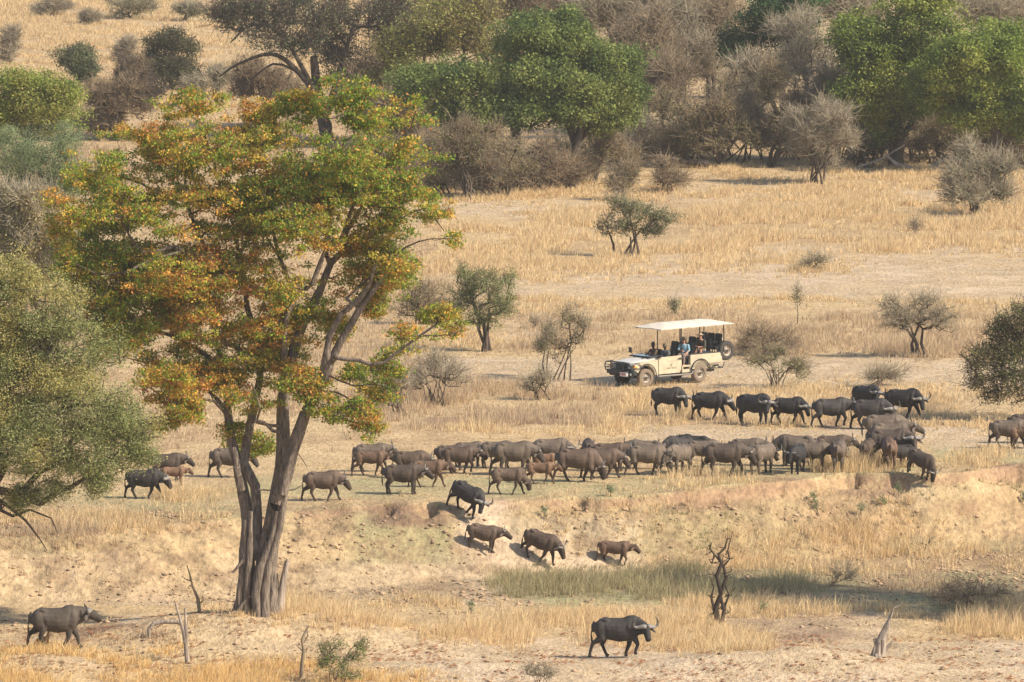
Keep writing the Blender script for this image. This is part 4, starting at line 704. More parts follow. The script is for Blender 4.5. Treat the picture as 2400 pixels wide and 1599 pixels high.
#  x centre of trunk, feet y, back top y, yaw, legs, neck, kind, colour, label [, slope pitch]
HERD=[
(1568,975,906,-24,'stand','camlow','bull',BK2,'dark bull at the left end of the upper file, just below the vehicle front wheel'),
(1665,984,916,-20,'walk','low','bull',BK,'second dark bull from the left in the upper file, head lowered'),
(1768,997,921,-30,'stand','cam','bull',BK,'glossy black bull with pale boss facing out, below the vehicle spare wheel'),
(1850,996,929,-16,'walk','camlow','bull',BK,'black bull with legs in a gold grass tuft, fourth along the upper file'),
(1950,1003,931,2,'walk2','level','bull',BK2,'striding black bull whose face is hidden by the next bull rump'),
(2043,1007,933,-14,'walk','camlow','bull',BK2,'scarred grey black bull at the right of the upper file, horns turned out'),
(2032,965,901,-35,'stand','cam','bull',BK,'black bull standing behind the file with wide raised horns'),
(2118,983,909,-30,'walk','camlow','bull',BK,'black bull furthest right of the upper file, alone on the sandy track'),
(2073,1048,970,-3,'stand','low','cow',GB,'grey brown buffalo standing directly under the scarred bull'),
(2088,1066,988,4,'stand','up','cow',GB,'pale grey brown buffalo with raised head and horns at the right of the herd'),
(2088,1090,1003,-14,'stand','cam','bull',DB,'big buffalo with wide pale horns looking out, right side of the herd'),
(2034,1094,1029,70,'stand','low','cow',BN,'brown buffalo seen from behind, left of the pale brown rump'),
(2085,1098,1027,96,'stand','away','cow',RB,'pale reddish rump seen from straight behind, at the right of the herd'),
(2150,1118,1050,-38,'stand','graze','cow',DB,'dark buffalo grazing down over the bank edge at the right end of the herd',18),
(2110,1096,1040,-165,'stand','graze','cow',BK2,'black buffalo grazing in the shade behind the reddish rump'),
(1952,1086,1019,0,'stand','level','cow',BN,'reddish brown cow behind tall gold grass with short upright horns'),
(1966,1104,1030,80,'stand','graze','cow',GB,'grey brown buffalo grazing away from us in tall gold grass'),
(1865,1094,1018,178,'stand','low','cow',GB,'large grey brown buffalo facing left behind the black faced one'),
(1868,1110,1042,-98,'stand','front','cow',BK,'black buffalo facing straight out with curved pale horns'),
(1905,1102,1035,5,'stand','low','cow',GB,'brown buffalo beside the black faced one, head hidden in grass'),
(1788,1110,1038,62,'stand','low','cow',GB,'brown buffalo seen three quarters from behind, left of the black faced one'),
(1750,1092,1026,0,'stand','level','cow',GB,'grey brown back behind the dark brown cow, middle right of the herd'),
(1700,1117,1036,-4,'walk','low','cow',DB,'dark brown cow broadside in front, looking right, middle of the herd'),
(1590,1112,1040,-118,'stand','front','cow',GB,'grey brown cow facing out with a wide low horn boss, mid herd'),
(1648,1096,1030,4,'stand','low','cow',GB,'grey brown buffalo broadside behind the facing cow'),
(1590,1082,1020,-150,'stand','low','bull',BK2,'dark bull at the back of the herd, head lowered to the left'),
(1628,1079,1018,165,'stand','up','bull',BK,'darkest bull at the very back of the herd, mid group'),
(1518,1115,1042,3,'walk2','graze','cow',GB,'grey brown cow grazing in front, centre of the herd'),
(1512,1100,1030,180,'stand','level','cow',GB,'buffalo facing left behind the grazing centre cow'),
(1430,1106,1037,2,'stand','level','cow',BN,'brown cow whose upright horn and dark face show at the herd centre'),
(1412,1122,1050,0,'walk','low','cow',BN,'brown buffalo with lowered pale horn beside the large brown cow'),
(1380,1092,1029,100,'stand','low','cow',DB,'dark round rump at the back of the herd left of centre'),
(1355,1131,1050,-2,'walk2','graze','cow',BN,'large warm brown cow grazing broadside in the front rank'),
(1278,1106,1062,2,'stand','level','calf',CB,'orange brown young buffalo behind the smaller calf'),
(1268,1135,1082,0,'walk','level','calf',CB,'reddish calf with dark face standing in front, left of the large brown cow'),
(1292,1101,1027,0,'stand','camlow','cow',GB,'grey buffalo with pale curved horns above the reddish calves'),
(1205,1114,1034,4,'walk','low','cow',GB,'big grey buffalo with sharp upturned horns, left part of the herd'),
(1166,1099,1033,0,'stand','low','cow',GB,'buffalo whose back shows left of the big grey one'),
(1100,1095,1035,2,'stand','low','cow',GB,'grey brown buffalo standing behind the left herd, only its hump clear'),
(1078,1111,1045,0,'walk2','level','cow',BN,'brown cow with white upright horns, left herd, above the black bull'),
(1058,1104,1042,8,'stand','low','cow',DB,'dark buffalo half hidden behind the white horned brown cow'),
(1005,1143,1077,0,'walk','level','calf',RB,'young brown buffalo with pale upright horns walking right, left herd'),
(965,1122,1056,0,'stand','low','cow',BN,'brown buffalo with one thin raised horn between the left cows'),
(872,1107,1039,2,'walk','level','cow',GB,'grey brown buffalo at the left end of the main herd under hanging leaves'),
(870,1116,1055,0,'walk2','level','calf',RB,'reddish brown young buffalo in front of the leftmost grey one'),
(945,1160,1087,2,'stand','level','cow',DB,'dark cow with curled horns standing on the short green grass'),
(758,1175,1103,0,'walk','low','cow',BN,'brown cow walking alone beside the autumn tree trunk, muzzle low'),
(1083,1207,1128,-28,'down','camlow','bull',BK2,'black bull stepping down the bank edge with a heavy ribbed boss',22),
(1128,1297,1227,-4,'stand','up','cow',BN,'brown cow looking ahead on the slope below the black bull',10),
(1258,1318,1240,-24,'walk','low','cow',BN,'brown cow stepping down the sandy path, head down toward us',16),
(1440,1332,1266,0,'walk2','level','calf',RB,'brown calf walking right at the foot of the bank',3),
(1192,1160,1095,0,'walk','graze','calf',BN,'brown young buffalo grazing at the bank edge, hind legs apart'),
(135,1522,1419,3,'walk','up','bull',(.07,.057,.046),'dusty dark buffalo with raised muzzle at the lower left'),
(1452,1541,1442,-4,'walk2','cam','bull',BK2,'black bull striding through gold grass in the foreground'),
(340,1170,1098,-4,'walk','low','bull',BK2,'dark bull partly behind the olive foliage, head low, at left'),
(392,1128,1062,0,'stand','level','cow',DB,'grey dark buffalo under the olive foliage, horns and muzzle showing'),
(408,1140,1093,0,'stand','level','calf',CB,'reddish calf beside the dark bull at left'),
(540,1120,1047,0,'walk','low','cow',GB,'grey brown buffalo whose front half is behind the autumn tree trunk'),
(2365,1052,982,-4,'walk','level','cow',GB,'grey buffalo at the right edge of the picture, tail hanging'),
(2402,1052,994,0,'stand','level','calf',RB,'brown calf cut by the right edge beside the grey buffalo'),
(2408,1040,968,0,'stand','level','cow',DB,'dark back showing above the calf at the right edge'),
]
for it in HERD:
    xc,fy,ty,yaw,legs,neck,kind,colr,lab=it[:9]; pit=it[9] if len(it)>9 else 0
    b=hit(xc,fy); s=scale_at(b[1]); hstd={'bull':1.53,'cow':1.50,'calf':1.46}[kind]
    sc=(fy-ty)/s/hstd*(1.02)
    if pit: sc*=.93
    body,horns=buffalo_meshes(legs,neck,kind)
    root=empty('calf' if kind=='calf' else 'buffalo',b,('buffalo: ' if 0 else '')+lab,'calf' if kind=='calf' else 'buffalo','buffaloes of the herd',rot=(0,R(pit),R(yaw+rs.uniform(-7,7))),scale=sc)
    root.rotation_mode='XYZ'
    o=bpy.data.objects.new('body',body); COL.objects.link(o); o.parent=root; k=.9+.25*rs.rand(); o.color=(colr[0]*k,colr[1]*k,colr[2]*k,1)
    for h in horns:
        o=bpy.data.objects.new('horn',h); COL.objects.link(o); o.parent=root
# ---------------------------------------------------------------- safari vehicle
M_cream=mat('cream_paint',(.53,.455,.32),.38,spec=.5); _rg=nd(M_cream,'ShaderNodeRGB'); _rg.outputs[0].default_value=(.53,.455,.32,1)
_c,_=noisemul(M_cream,_rg.outputs[0],2.6,.72,1.08,7); lk(M_cream,_c,M_cream.node_tree.nodes['Principled BSDF'].inputs['Base Color'])
M_hood=mat('sky_whitened_cream',(.56,.53,.47),.4,spec=.5); M_canvas=mat('canvas',(.58,.525,.43),.8)  # bonnet: cream paled to white, painting in the sky's reflection
M_blk=mat('black_steel',(.018,.022,.026),.45,spec=.5); M_gril=mat('grille',(.02,.03,.035),.6); M_tyre=mat('tyre',(.055,.05,.045),.9); M_tyred=mat('dusty_tyre',(.20,.155,.115),.95)
M_rim=mat('rim',(.30,.25,.20),.6,.3); M_seat=mat('seat_vinyl',(.022,.024,.028),.55); M_glass=mat('lamp_glass',(.55,.58,.58),.08,spec=.8); M_amb=mat('amber_lens',(.75,.33,.06),.2)
M_plate=mat('plate',(.75,.73,.68),.5); M_red=mat('plate_red',(.5,.06,.05),.5); M_logo=mat('door_lettering',(.14,.13,.07),.6); M_screen=mat('windscreen',(.03,.045,.06),.08,spec=.9); M_steel=mat('grey_steel',(.24,.22,.20),.5,.4)
M_sand=mat('strap_dark',(.05,.045,.04),.8)
def prism(poly,y0,y1):
    n=len(poly); V=[(x,y0,z) for x,z in poly]+[(x,y1,z) for x,z in poly]
    Fc=[list(range(n)),list(range(2*n-1,n-1,-1))]+[[i,n+i,n+(i+1)%n,(i+1)%n] for i in range(n)]; return np.array(V,float),Fc
def box(x0,x1,y0,y1,z0,z1): return prism([(x0,z0),(x1,z0),(x1,z1),(x0,z1)],y0,y1)
def part(name,items,m,parent,smooth=False,bev=0,col=None):
    S=Solid()
    for it in items: S.add(it)
    me=S.plain(name,m,smooth); bm=bmesh.new(); bm.from_mesh(me); bmesh.ops.recalc_face_normals(bm,faces=bm.faces)
    if bev: bmesh.ops.bevel(bm,geom=list(bm.edges),offset=bev,segments=2,affect='EDGES',clamp_overlap=True)
    bm.to_mesh(me); bm.free(); o=bpy.data.objects.new(name,me); COL.objects.link(o); o.parent=parent; return o
def tube(pts,r,n=8): return loft(pts,[r]*len(pts),n,side=(.31,.9,.28))
def arc(cx,cz,r,a0,a1,n=10): return [(cx+r*math.cos(R(a0+(a1-a0)*i/n)),cz+r*math.sin(R(a0+(a1-a0)*i/n))) for i in range(n+1)]
def disc(x,y,z,r,w,n=28,taper=.02):
    """tyre-like lathe about the y axis"""
    pr=[(r*.60,-w*.5),(r*.90,-w*.5),(r,-w*.36),(r,w*.36),(r*.90,w*.5),(r*.60,w*.5)]; V=[];Fc=[]
    for i in range(n):
        t=2*math.pi*i/n
        for a,b in pr: V.append((x+a*math.cos(t),y+b,z+a*math.sin(t)))
    m=len(pr)
    for i in range(n):
        for j in range(m): Fc.append([i*m+j,i*m+(j+1)%m,((i+1)%n)*m+(j+1)%m,((i+1)%n)*m+j])
    return np.array(V),Fc
def rimgeo(x,y,z,r,w,sg,n=24):
    pr=[(r,-.45*w),(r,.42*w),(r*.86,.40*w),(r*.78,.12*w),(r*.55,.18*w),(r*.30,.30*w),(r*.26,.52*w),(r*.02,.54*w)]; V=[];Fc=[]
    for i in range(n):
        t=2*math.pi*i/n
        for a,b in pr: V.append((x+a*math.cos(t),y+b*sg,z+a*math.sin(t)))
    m=len(pr)
    for i in range(n):
        for j in range(m-1): Fc.append([i*m+j,i*m+j+1,((i+1)%n)*m+j+1,((i+1)%n)*m+j])
    return np.array(V),Fc
def vehicle():
    b=hit(1549,899); root=empty('safari_vehicle',b,'open cream safari vehicle with white canvas canopy and spare wheel, driving along the dirt track','vehicle',rot=(0,R(.6),R(220)),scale=1.12)
    root.location[2]+=.02
    items=[]
    for sg in (-1,1):
        y0,y1=sg*.60,sg*.84
        fen=[(2.27,.66),(2.25,1.0),(2.1,1.07),(.88,1.17),(.88,.47),(1.08,.47)]+arc(1.6,.44,.50,180,25)+[(2.16,.66)]
        items.append(prism(fen,y0,y1))
        tub=[(-1.02,.80),(-1.02,1.24),(-2.92,1.24),(-2.92,.80),(-2.7,.72),(-2.11,.70)]+arc(-1.58,.44,.50,25,165)+[(-1.06,.60)]
        items.append(prism(tub,sg*.70,sg*.86))
        items.append(box(-1.04,-.52,sg*.66,sg*.855,.47,.62)); items.append(box(-.60,-.52,sg*.66,sg*.855,.62,.80)); items.append(box(-1.04,-.98,sg*.66,sg*.85,.62,.80)); items.append(box(-1.04,-.52,sg*.66,sg*.853,.72,.80))
    items.append(box(-2.92,-2.86,-.70,.70,.78,1.235)); items.append(box(.80,.90,-.80,.80,.5,1.22)); items.append(box(-2.85,.8,-.66,.66,.5,.62))
    part('body',items,M_cream,root,bev=.012)
    hv=[]; 
    for x,z,hw in ((2.26,1.04,.60),(2.20,1.09,.62),(1.6,1.17,.66),(.82,1.26,.72)):
        for f in (-1,-.8,-.3,0,.3,.8,1): hv.append((x,f*hw,z-(.045 if abs(f)==1 else 0)+.02*(abs(f)<.5)))
        hv.append((x,-hw,z-.2)); hv.append((x,hw,z-.2))
    hf=[]
    for i in range(3):
        a=i*9; c=a+9
        for j in range(6): hf.append([a+j,a+j+1,c+j+1,c+j])
        hf.append([a+7,a+0,c+0,c+7]); hf.append([a+6,a+8,c+8,c+6])
    hf.append([0,1,2,3,4,5,6,8,7]); hf.append([27+k for k in (0,1,2,3,4,5,6,8,7)][::-1])
    bn=part('bonnet',[(np.array(hv),hf)],M_hood,root); 
    part('vent',[box(1.25,1.40,.28,.40,1.225,1.245)],M_blk,bn)
    ws=part('windscreen',[box(.62,1.22,-.66,.66,1.285,1.31)],M_screen,root,bev=.005)
    part('windscreen_frame',[tube([(.6,-.7,1.30),(1.24,-.7,1.27),(1.24,.7,1.27),(.6,.7,1.30),(.6,-.7,1.30)],.025)],M_blk,ws)
    for sg in (1,-1):
        dp=[(.86,.49),(-.38,.49),(-.47,.62),(-.50,.85),(-.50,1.27),(.86,1.25)]
        d=part('door',[prism(dp,sg*.80,sg*.858)],M_cream,root,bev=.012)
        part('handle',[box(-.36,-.20,sg*.858,sg*.88,1.075,1.10)],M_steel,d); part('lock_strap',[box(-.56,-.30,sg*.866,sg*.885,1.09,1.17)],M_sand,d)
        part('crease',[box(-.1,.35,sg*.857,sg*.862,1.045,1.055)],M_steel,d)
        if sg==1:
            # emblem: antelope standing on a ground line (facing right as seen from outside)
            A=[(-.18,.10),(-.17,.24),(-.19,.36),(-.10,.40),(.06,.38),(.12,.42),(.16,.55),(.14,.64),(.20,.62),(.26,.56),(.20,.53),(.17,.40),(.13,.28),(.09,.24),(.09,.06),(.06,.06),(.05,.24),(-.06,.25),(-.11,.22),(-.13,.06),(-.16,.06)]
            k=.30; cx_=.12; z0=.80
            em=[(cx_-a*k,z0+c_*k) for a,c_ in A]; part('emblem',[prism(em,.8595,.864),box(cx_-.13,cx_+.01,.8595,.863,z0+.008,z0+.016),box(cx_+.0,cx_+.11,.8595,.863,z0-.004,z0+.004)],M_logo,d)
            cu=bpy.data.curves.new('lettering','FONT'); cu.body='PUKU RIDGE'; cu.size=.105; cu.align_x='CENTER'; cu.extrude=.002
            to=bpy.data.objects.new('lettering',cu); COL.objects.link(to); dg=bpy.context.evaluated_depsgraph_get(); me=bpy.data.meshes.new_from_object(to.evaluated_get(dg)); bpy.data.objects.remove(to)
            me.transform(Matrix.Translation((.10,.862,.70))@Matrix.Rotation(math.pi,4,'Z')@Matrix.Rotation(math.pi/2,4,'X')); me.materials.clear(); me.materials.append(M_logo)
            o=bpy.data.objects.new('lettering',me); COL.objects.link(o); o.parent=d
        part('mirror',[box(.70,.86,sg*.80,sg*.98,1.28,1.36)] if sg==1 else [tube([(.9,-.8,1.2),(.95,-.95,1.4)],.015),box(.93,.97,-1.08,-.90,1.36,1.60)],M_blk,root,bev=.01)
    part('grille',[box(2.262,2.30,-.40,.40,.74,1.03)]+[box(2.30,2.312,-.39,.39,.76+.045*i,.778+.045*i) for i in range(6)],M_gril,root)
    for sg in (-1,1):
        h=part('headlight',[box(2.265,2.315,sg*.43,sg*.60,.80,.98)],M_glass,root,bev=.015); part('bezel',[box(2.262,2.30,sg*.405,sg*.62,.775,1.005)],M_steel,h)
        part('indicator',[box(2.12,2.285,sg*.70,sg*.852,.84,.97)],M_amb,root,bev=.02)
        part('wheel_arch_bar',[tube([(x,sg*.90,z) for x,z in arc(1.6,.46,.56,200,40,12)]+[(2.2,sg*.90,.86),(2.55,sg*.88,.84)],.022)],M_blk,root)
        part('wheel_arch_bar',[tube([(-1.02,sg*.9,.5)]+[(x,sg*.92,z) for x,z in arc(-1.58,.46,.56,175,0,12)]+[(-2.1,sg*.92,.42)][::-1],.028) if 0 else tube([(x,sg*.92,z) for x,z in arc(-1.58,.46,.57,185,-5,14)],.028)],M_blk,root)
        part('fender_bar',[tube([(2.5,sg*.88,1.08),(2.1,sg*.90,1.10),(1.95,sg*.88,.98),(1.9,sg*.88,.88)],.018)],M_blk,root)
        part('side_step',[tube([(1.02,sg*.86,.46),(.95,sg*.95,.42),(-1.0,sg*.95,.40),(-1.15,sg*.86,.50)],.042)],M_steel,root)
    part('bumper',[prism([(2.3,.46),(2.50,.50),(2.58,.60),(2.58,.74),(2.3,.74)],-.62,.62),prism([(2.2,.52),(2.42,.56),(2.45,.74),(2.2,.74)],-.92,-.621),prism([(2.2,.52),(2.42,.56),(2.45,.74),(2.2,.74)],.621,.92)],M_blk,root,bev=.015)
    part('bull_bar',[tube([(2.50,-.88,.70),(2.54,-.90,.95),(2.55,-.80,1.08),(2.57,-.42,1.12),(2.57,.42,1.12),(2.55,.80,1.08),(2.54,.90,.95),(2.50,.88,.70)],.027),tube([(2.58,-.42,.70),(2.59,-.42,1.12)],.03),tube([(2.58,.42,.70),(2.59,.42,1.12)],.03)]+[tube([(2.55,sg*.43,z),(2.54,sg*.88,z)],.018) for sg in (-1,1) for z in (.84,.97)]+[tube([(2.575,-.42,z),(2.575,.42,z)],.012) for z in (.80,.88,.96,1.04)]+[tube([(2.575,y,.74),(2.575,y,1.1)],.008) for y in (-.3,-.2,-.1,0,.1,.2,.3)],M_blk,root)
    pl=part('number_plate',[box(2.50,2.612,.22,.66,.50,.68)],M_plate,root)
    part('plate_characters',[box(2.612,2.616,.27+.055*i,.305+.055*i,.56 if i%2 else .54,.65) for i in range(6)],M_red,pl)
    part('spot_lamp',[disc(2.47,.80,.60,.05,.05)],M_glass,root)
    def wheel(name,x,y,z,sg,dust=False,steer=0):
        w=bpy.data.objects.new(name,None); COL.objects.link(w); w.parent=root; w.location=(x,y,z); w.rotation_euler=(0,0,steer)
        if name=='spare_wheel': w.scale=(1.1,1.1,1.1)
        V,Fc=disc(0,0,0,.405,.25,40); 
        r_=np.hypot(V[:,0],V[:,2]); a_=np.arctan2(V[:,2],V[:,0]); q=(r_>.40)&(((a_*20/math.pi).astype(int)%2)==0); V[q,0]*=.975; V[q,2]*=.975
        part('tyre',[(V,Fc)],M_tyred if dust else M_tyre,w,smooth=False); part('rim',[rimgeo(0,0,0,.245,.22,sg)],M_rim,w,smooth=True)
        part('hub',[loft([(0,sg*.10,0),(0,sg*.15,0)],[.05,.04],12,side=(1,0,0))]+[loft([(.13*math.cos(t),sg*.05,.13*math.sin(t)),(.13*math.cos(t),sg*.075,.13*math.sin(t))],[.014,.014],6,side=(1,0,0)) for t in np.arange(6)*math.pi/3],M_blk,w)
    wheel('wheel',1.6,.76,.40,1,True,R(-6)); wheel('wheel',1.6,-.76,.40,-1,False,R(-6)); wheel('wheel',-1.58,.77,.40,1,True); wheel('wheel',-1.58,-.77,.40,-1)
    wheel('spare_wheel',-3.22,.74,1.30,1)
    part('spare_wheel_bracket',[tube([(-2.9,.62,.9),(-3.22,.58,.95),(-3.22,.58,1.3)],.03),tube([(-3.22,.58,1.3),(-3.22,.72,1.3)],.04)],M_blk,root)
    part('rear_bumper',[tube([(-2.1,y,.58),(-2.6,y,.55),(-3.0,y,.55),(-3.1,y,.8)],.022) for y in (-.7,.8)]+[tube([(-3.0,-.7,.55),(-3.0,.8,.55)],.03),tube([(-2.2,.84,.72),(-2.6,.86,.68),(-2.75,.86,.60)],.02)],M_blk,root)
    part('chassis',[box(-2.8,2.2,-.45,-.3,.38,.5),box(-2.8,2.2,.3,.45,.38,.5),tube([(1.6,-.7,.40),(1.6,.7,.40)],.05),tube([(-1.58,-.7,.40),(-1.58,.7,.40)],.06),box(-.9,-.2,-.65,.65,.36,.50),box(1.0,2.1,-.3,.3,.5,1.0)],M_blk,root)
    fr=[]
    for x in (-.52,-1.87,-3.05):
        for y in (-.82,.82): fr.append(tube([(x,y,.85 if x==-.52 else 1.24),(x,y,2.50)],.026))
    for y in (-.82,.82): fr+= [tube([(-.5,y,2.50),(.2,y,2.52),(.75,y,2.48)],.02),tube([(-.5,y,2.5),(-3.3,y,2.5)],.022),tube([(-1.02,y,1.27),(-2.95,y,1.27)],.03)]
    for x in (-.52,-1.87,-3.05): fr.append(tube([(x,-.82,2.5),(x,.82,2.5)],.02))
    fr+=[tube([(-1.25,.84,1.27),(-1.25,.84,1.55),(-1.45,.84,1.60),(-1.55,.84,1.27)],.016),tube([(-2.35,.84,1.27),(-2.30,.84,1.72),(-2.6,.84,1.74),(-2.65,.84,1.27)],.016),tube([(-.02,.25,1.25),(-.05,.25,1.70),(-.05,.60,1.70),(-.02,.60,1.25)],.016)]
    part('canopy_frame',fr,M_blk,root)
    nx_,ny_=16,12; V=[];Fc=[]
    for k in range(2):
        for i in range(nx_+1):
            x=.82-(4.35)*i/nx_; e=min(i,nx_-i)/nx_; 
            for j in range(ny_+1):
                f=-1+2*j/ny_; z=2.53+.17*min(1,e*6)*(1-abs(f)**2.6)+.012*math.sin(i*2.4+j)-(.035 if k else 0)
                V.append((x,f*.98,z))
    o_=(nx_+1)*(ny_+1); w_=ny_+1
    for i in range(nx_):
        for j in range(ny_):
            a=i*w_+j; Fc.append([a,a+1,a+w_+1,a+w_]); Fc.append([o_+a,o_+a+w_,o_+a+w_+1,o_+a+1])
    for i in range(nx_):
        for j in (0,ny_): a=i*w_+j; Fc.append([a,a+w_,o_+a+w_,o_+a])
    for j in range(ny_):
        for i in (0,nx_): a=i*w_+j; Fc.append([a,a+1,o_+a+1,o_+a])
    part('canopy',[(np.array(V),Fc)],M_canvas,root,smooth=False)
    part('floor',[box(-2.84,.78,-.69,.69,.63,.66),box(-1.75,-1.05,-.69,.69,.66,.82),box(-2.84,-1.75,-.69,.69,.66,1.0)],M_blk,root)
    for x,z,ys_ in ((-.22,.92,(-.42,.42)),(-1.28,1.20,(-.52,0,.52)),(-2.32,1.34,(-.52,0,.52)),(-2.98,1.50,(-.52,0,.52))):
        for y in ys_:
            sx=.46 if x>-2.5 else .40
            s_=bpy.data.objects.new('seat',None); COL.objects.link(s_); s_.parent=root; s_.location=(x,y,z)
            part('cushion',[box(0,sx,-.25,.25,-.14,0)],M_seat,s_,bev=.035)
            part('backrest',[prism([(0,-.05),(.10,-.05),(.0,.56),(-.09,.56)],-.24,.24)],M_seat,s_,bev=.035)
            part('seat_frame',[tube([(.05,-.2,-.14),(.05,-.2,-.36)],.015),tube([(.05,.2,-.14),(.05,.2,-.36)],.015),tube([(.4,.2,-.14),(.4,.2,-.36)],.015)],M_blk,s_)
    part('rear_rail',[tube([(-3.0,.25,1.86),(-3.0,.80,1.86)],.018)],M_plate,root)
    part('steering_wheel',[loft([(.42+.05*math.cos(t),-.42+.18*math.cos(t),1.28+.17*math.sin(t)) for t in np.arange(15)*math.pi/7],[.014]*15,6,side=(1,0,0)),tube([(.44,-.42,1.28),(.75,-.42,1.15)],.02)],M_blk,root)
    part('dashboard',[box(.66,.80,-.78,.78,1.08,1.26)],M_seat,root,bev=.03)
    part('folded_towel',[box(-2.05,-1.85,.50,.72,1.28,1.36)],mat('blue_cloth',(.10,.22,.55),.9),root)
    root.rotation_mode='XYZ'; bpy.context.view_layer.update(); return root
VEH=vehicle(); VM=VEH.matrix_world.copy()
def person(loc,label,skin,shirt,pants,hat=None,hair=None,yaw=0,arms=None,longhair=False,shorts=False,look=0,lean=4,cap=None):
    """seated figure; loc = hip point in vehicle coordinates"""
    m=VM@Matrix.Translation(loc)@Matrix.Rotation(R(yaw),4,'Z'); root=empty('person',(0,0,0),label,'person','people in the safari vehicle'); root.matrix_world=m
    L=math.sin(R(lean)); hp=(0,0,.10); ch=(L*.30,0,.36); nk=(L*.55,0,.53); hd=(L*.6+.02,0,.665)
    S=Solid()
    S.loft([(0,0,-.02),(0,0,.08),(L*.15,0,.20),ch,(L*.45,0,.46),(L*.5,0,.51)],[(.16,.11),(.165,.12),(.145,.11),(.17,.12),(.17,.10),(.09,.07)],14)
    S.loft([(nk[0],0,.48),(nk[0]+.01,0,.58)],[.056,.052],10)
    c,s_=math.cos(R(look)),math.sin(R(look)); 
    def HD(x,y,z): return (hd[0]+x*c-y*s_,hd[1]+x*s_+y*c,hd[2]+z)
    S.loft([HD(0,0,-.10),HD(.012,0,-.07),HD(.008,0,-.01),HD(0,0,.05),HD(-.005,0,.095),HD(-.005,0,.115)],[(.045,.05),(.062,.078),(.074,.092),(.076,.096),(.058,.072),(.02,.03)],14,side=(-s_,c,0))
    S.loft([HD(.08,0,.01),HD(.105,0,-.022),HD(.09,0,-.035)],[.012,.017,.012],6); S.ball(HD(.078,0,-.062),(.018,.022,.012),6)
    for sy in (-1,1): S.ball(HD(0,sy*.078,-.01),(.018,.01,.028),6)
    T=Solid(); T.loft([(0,0,.0),(0,0,.10),(L*.15,0,.21),ch,(L*.45,0,.455),(L*.52,0,.515)],[(.178,.128),(.178,.132),(.16,.125),(.185,.132),(.18,.112),(.075,.07)],16)
    Pn=Solid(); Pn.loft([(-.02,0,-.03),(0,0,.07)],[(.175,.13),(.172,.13)],14)
    A=arms or [((.12,.24,.26),(.36,.18,.20)),((.12,-.24,.26),(.36,-.18,.20))]
    for sy,(el,wr) in zip((1,-1),A):
        sh=(L*.45,sy*.185,.455); S.loft([sh,el,wr],[.047,.040,.028],10,side=(0,0,1)); T.loft([(sh[0],sy*.15,.46),sh,tuple(np.array(sh)*.4+np.array(el)*.6),el,tuple(np.array(el)*.75+np.array(wr)*.25)],[.055,.066,.058,.052,.050],10,side=(0,0,1))
        d=np.array(wr)-np.array(el); d/=np.linalg.norm(d); w=np.array(wr); up=np.array([0,0,1.]); sd_=np.cross(d,up); sd_/=np.linalg.norm(sd_)
        S.loft([w,w+d*.05,w+d*.09],[(.028,.018),(.040,.018),(.038,.015)],8,side=sd_)
        for k,(o_,ln) in enumerate(((-.030,.060),(-.010,.072),(.010,.068),(.030,.052))):
            a=w+d*.085+sd_*o_; S.loft([a,a+d*ln*.5-up*.008,a+d*ln*.8-up*.035],[.0095,.009,.007],6)
        a=w+d*.03-sd_*sy*.035; S.loft([a,a+d*.035-sd_*sy*.02,a+d*.06-sd_*sy*.022-up*.01],[.011,.010,.008],6)
    for sy in (-1,1):
        hpj=(.02,sy*.09,.02); kn=(.42,sy*.12,.03); an=(.44,sy*.12,-.38); S.loft([hpj,kn,(.43,sy*.12,-.12),an],[.085,.058,.055,.038],10,side=(0,1,0))
        S.loft([(.42,sy*.12,-.41),(.50,sy*.12,-.43),(.60,sy*.13,-.44)],[(.042,.045),(.045,.035),(.038,.02)],8,side=(0,1,0))
        if shorts: Pn.loft([hpj,(.36,sy*.12,.035)],[.105,.085],12,side=(0,1,0))
        else: Pn.loft([hpj,(.40,sy*.12,.03),(.435,sy*.12,-.02),(.44,sy*.12,-.34)],[.105,.078,.078,.062],12,side=(0,1,0))
    def addm(nm,me):
        o=bpy.data.objects.new(nm,me); COL.objects.link(o); o.parent=root; return o
    addm('body',S.fuse('body',.011,1,skin)); addm('shirt',T.fuse('shirt',.014,2,shirt)); addm('shorts' if shorts else 'trousers',Pn.fuse('trousers',.014,2,pants))
    if hair is not None:
        Hh=Solid(); Hh.loft([HD(-.02,0,-.03),HD(-.02,0,.03),HD(-.012,0,.09),HD(-.008,0,.122)],[(.082,.09),(.086,.098),(.068,.082),(.02,.03)],12,side=(-s_,c,0))
        if longhair:
            Hh.loft([HD(-.03,0,.05),HD(-.065,0,-.06),HD(-.07,0,-.20),HD(-.06,0,-.30)],[(.085,.06),(.095,.045),(.10,.04),(.05,.02)],10,side=(-s_,c,0))
            for sy in (-1,1): Hh.loft([HD(-.01,sy*.085,.03),HD(0,sy*.10,-.08),HD(.03,sy*.11,-.24)],[.028,.034,.016],8)
        addm('hair',Hh.fuse('hair',.011,1,hair))
    if hat is not None:
        Ht=Solid(); Ht.loft([HD(0,0,.045),HD(0,0,.09),HD(0,0,.15),HD(0,0,.165)],[(.088,.10),(.084,.098),(.066,.082),(.05,.06)],16,side=(-s_,c,0))
        if cap: Ht.loft([HD(.05,0,.055),HD(.12,0,.05),HD(.17,0,.04)],[(.07,.012),(.068,.010),(.04,.008)],10,side=(-s_,c,0))
        else: Ht.loft([HD(0,0,.045),HD(0,0,.060),HD(0,0,.068)],[(.165,.18),(.172,.19),(.09,.10)],20,side=(-s_,c,0))
        addm('cap' if cap else 'hat',Ht.plain('hat',hat))
    E_=Solid()
    for sy in (-1,1): E_.ball(HD(.078,sy*.030,.015),(.012,.014,.008),6)
    addm('eyes',E_.plain('eyes',M_blk))
    if hair is None or 1: pass
    return root
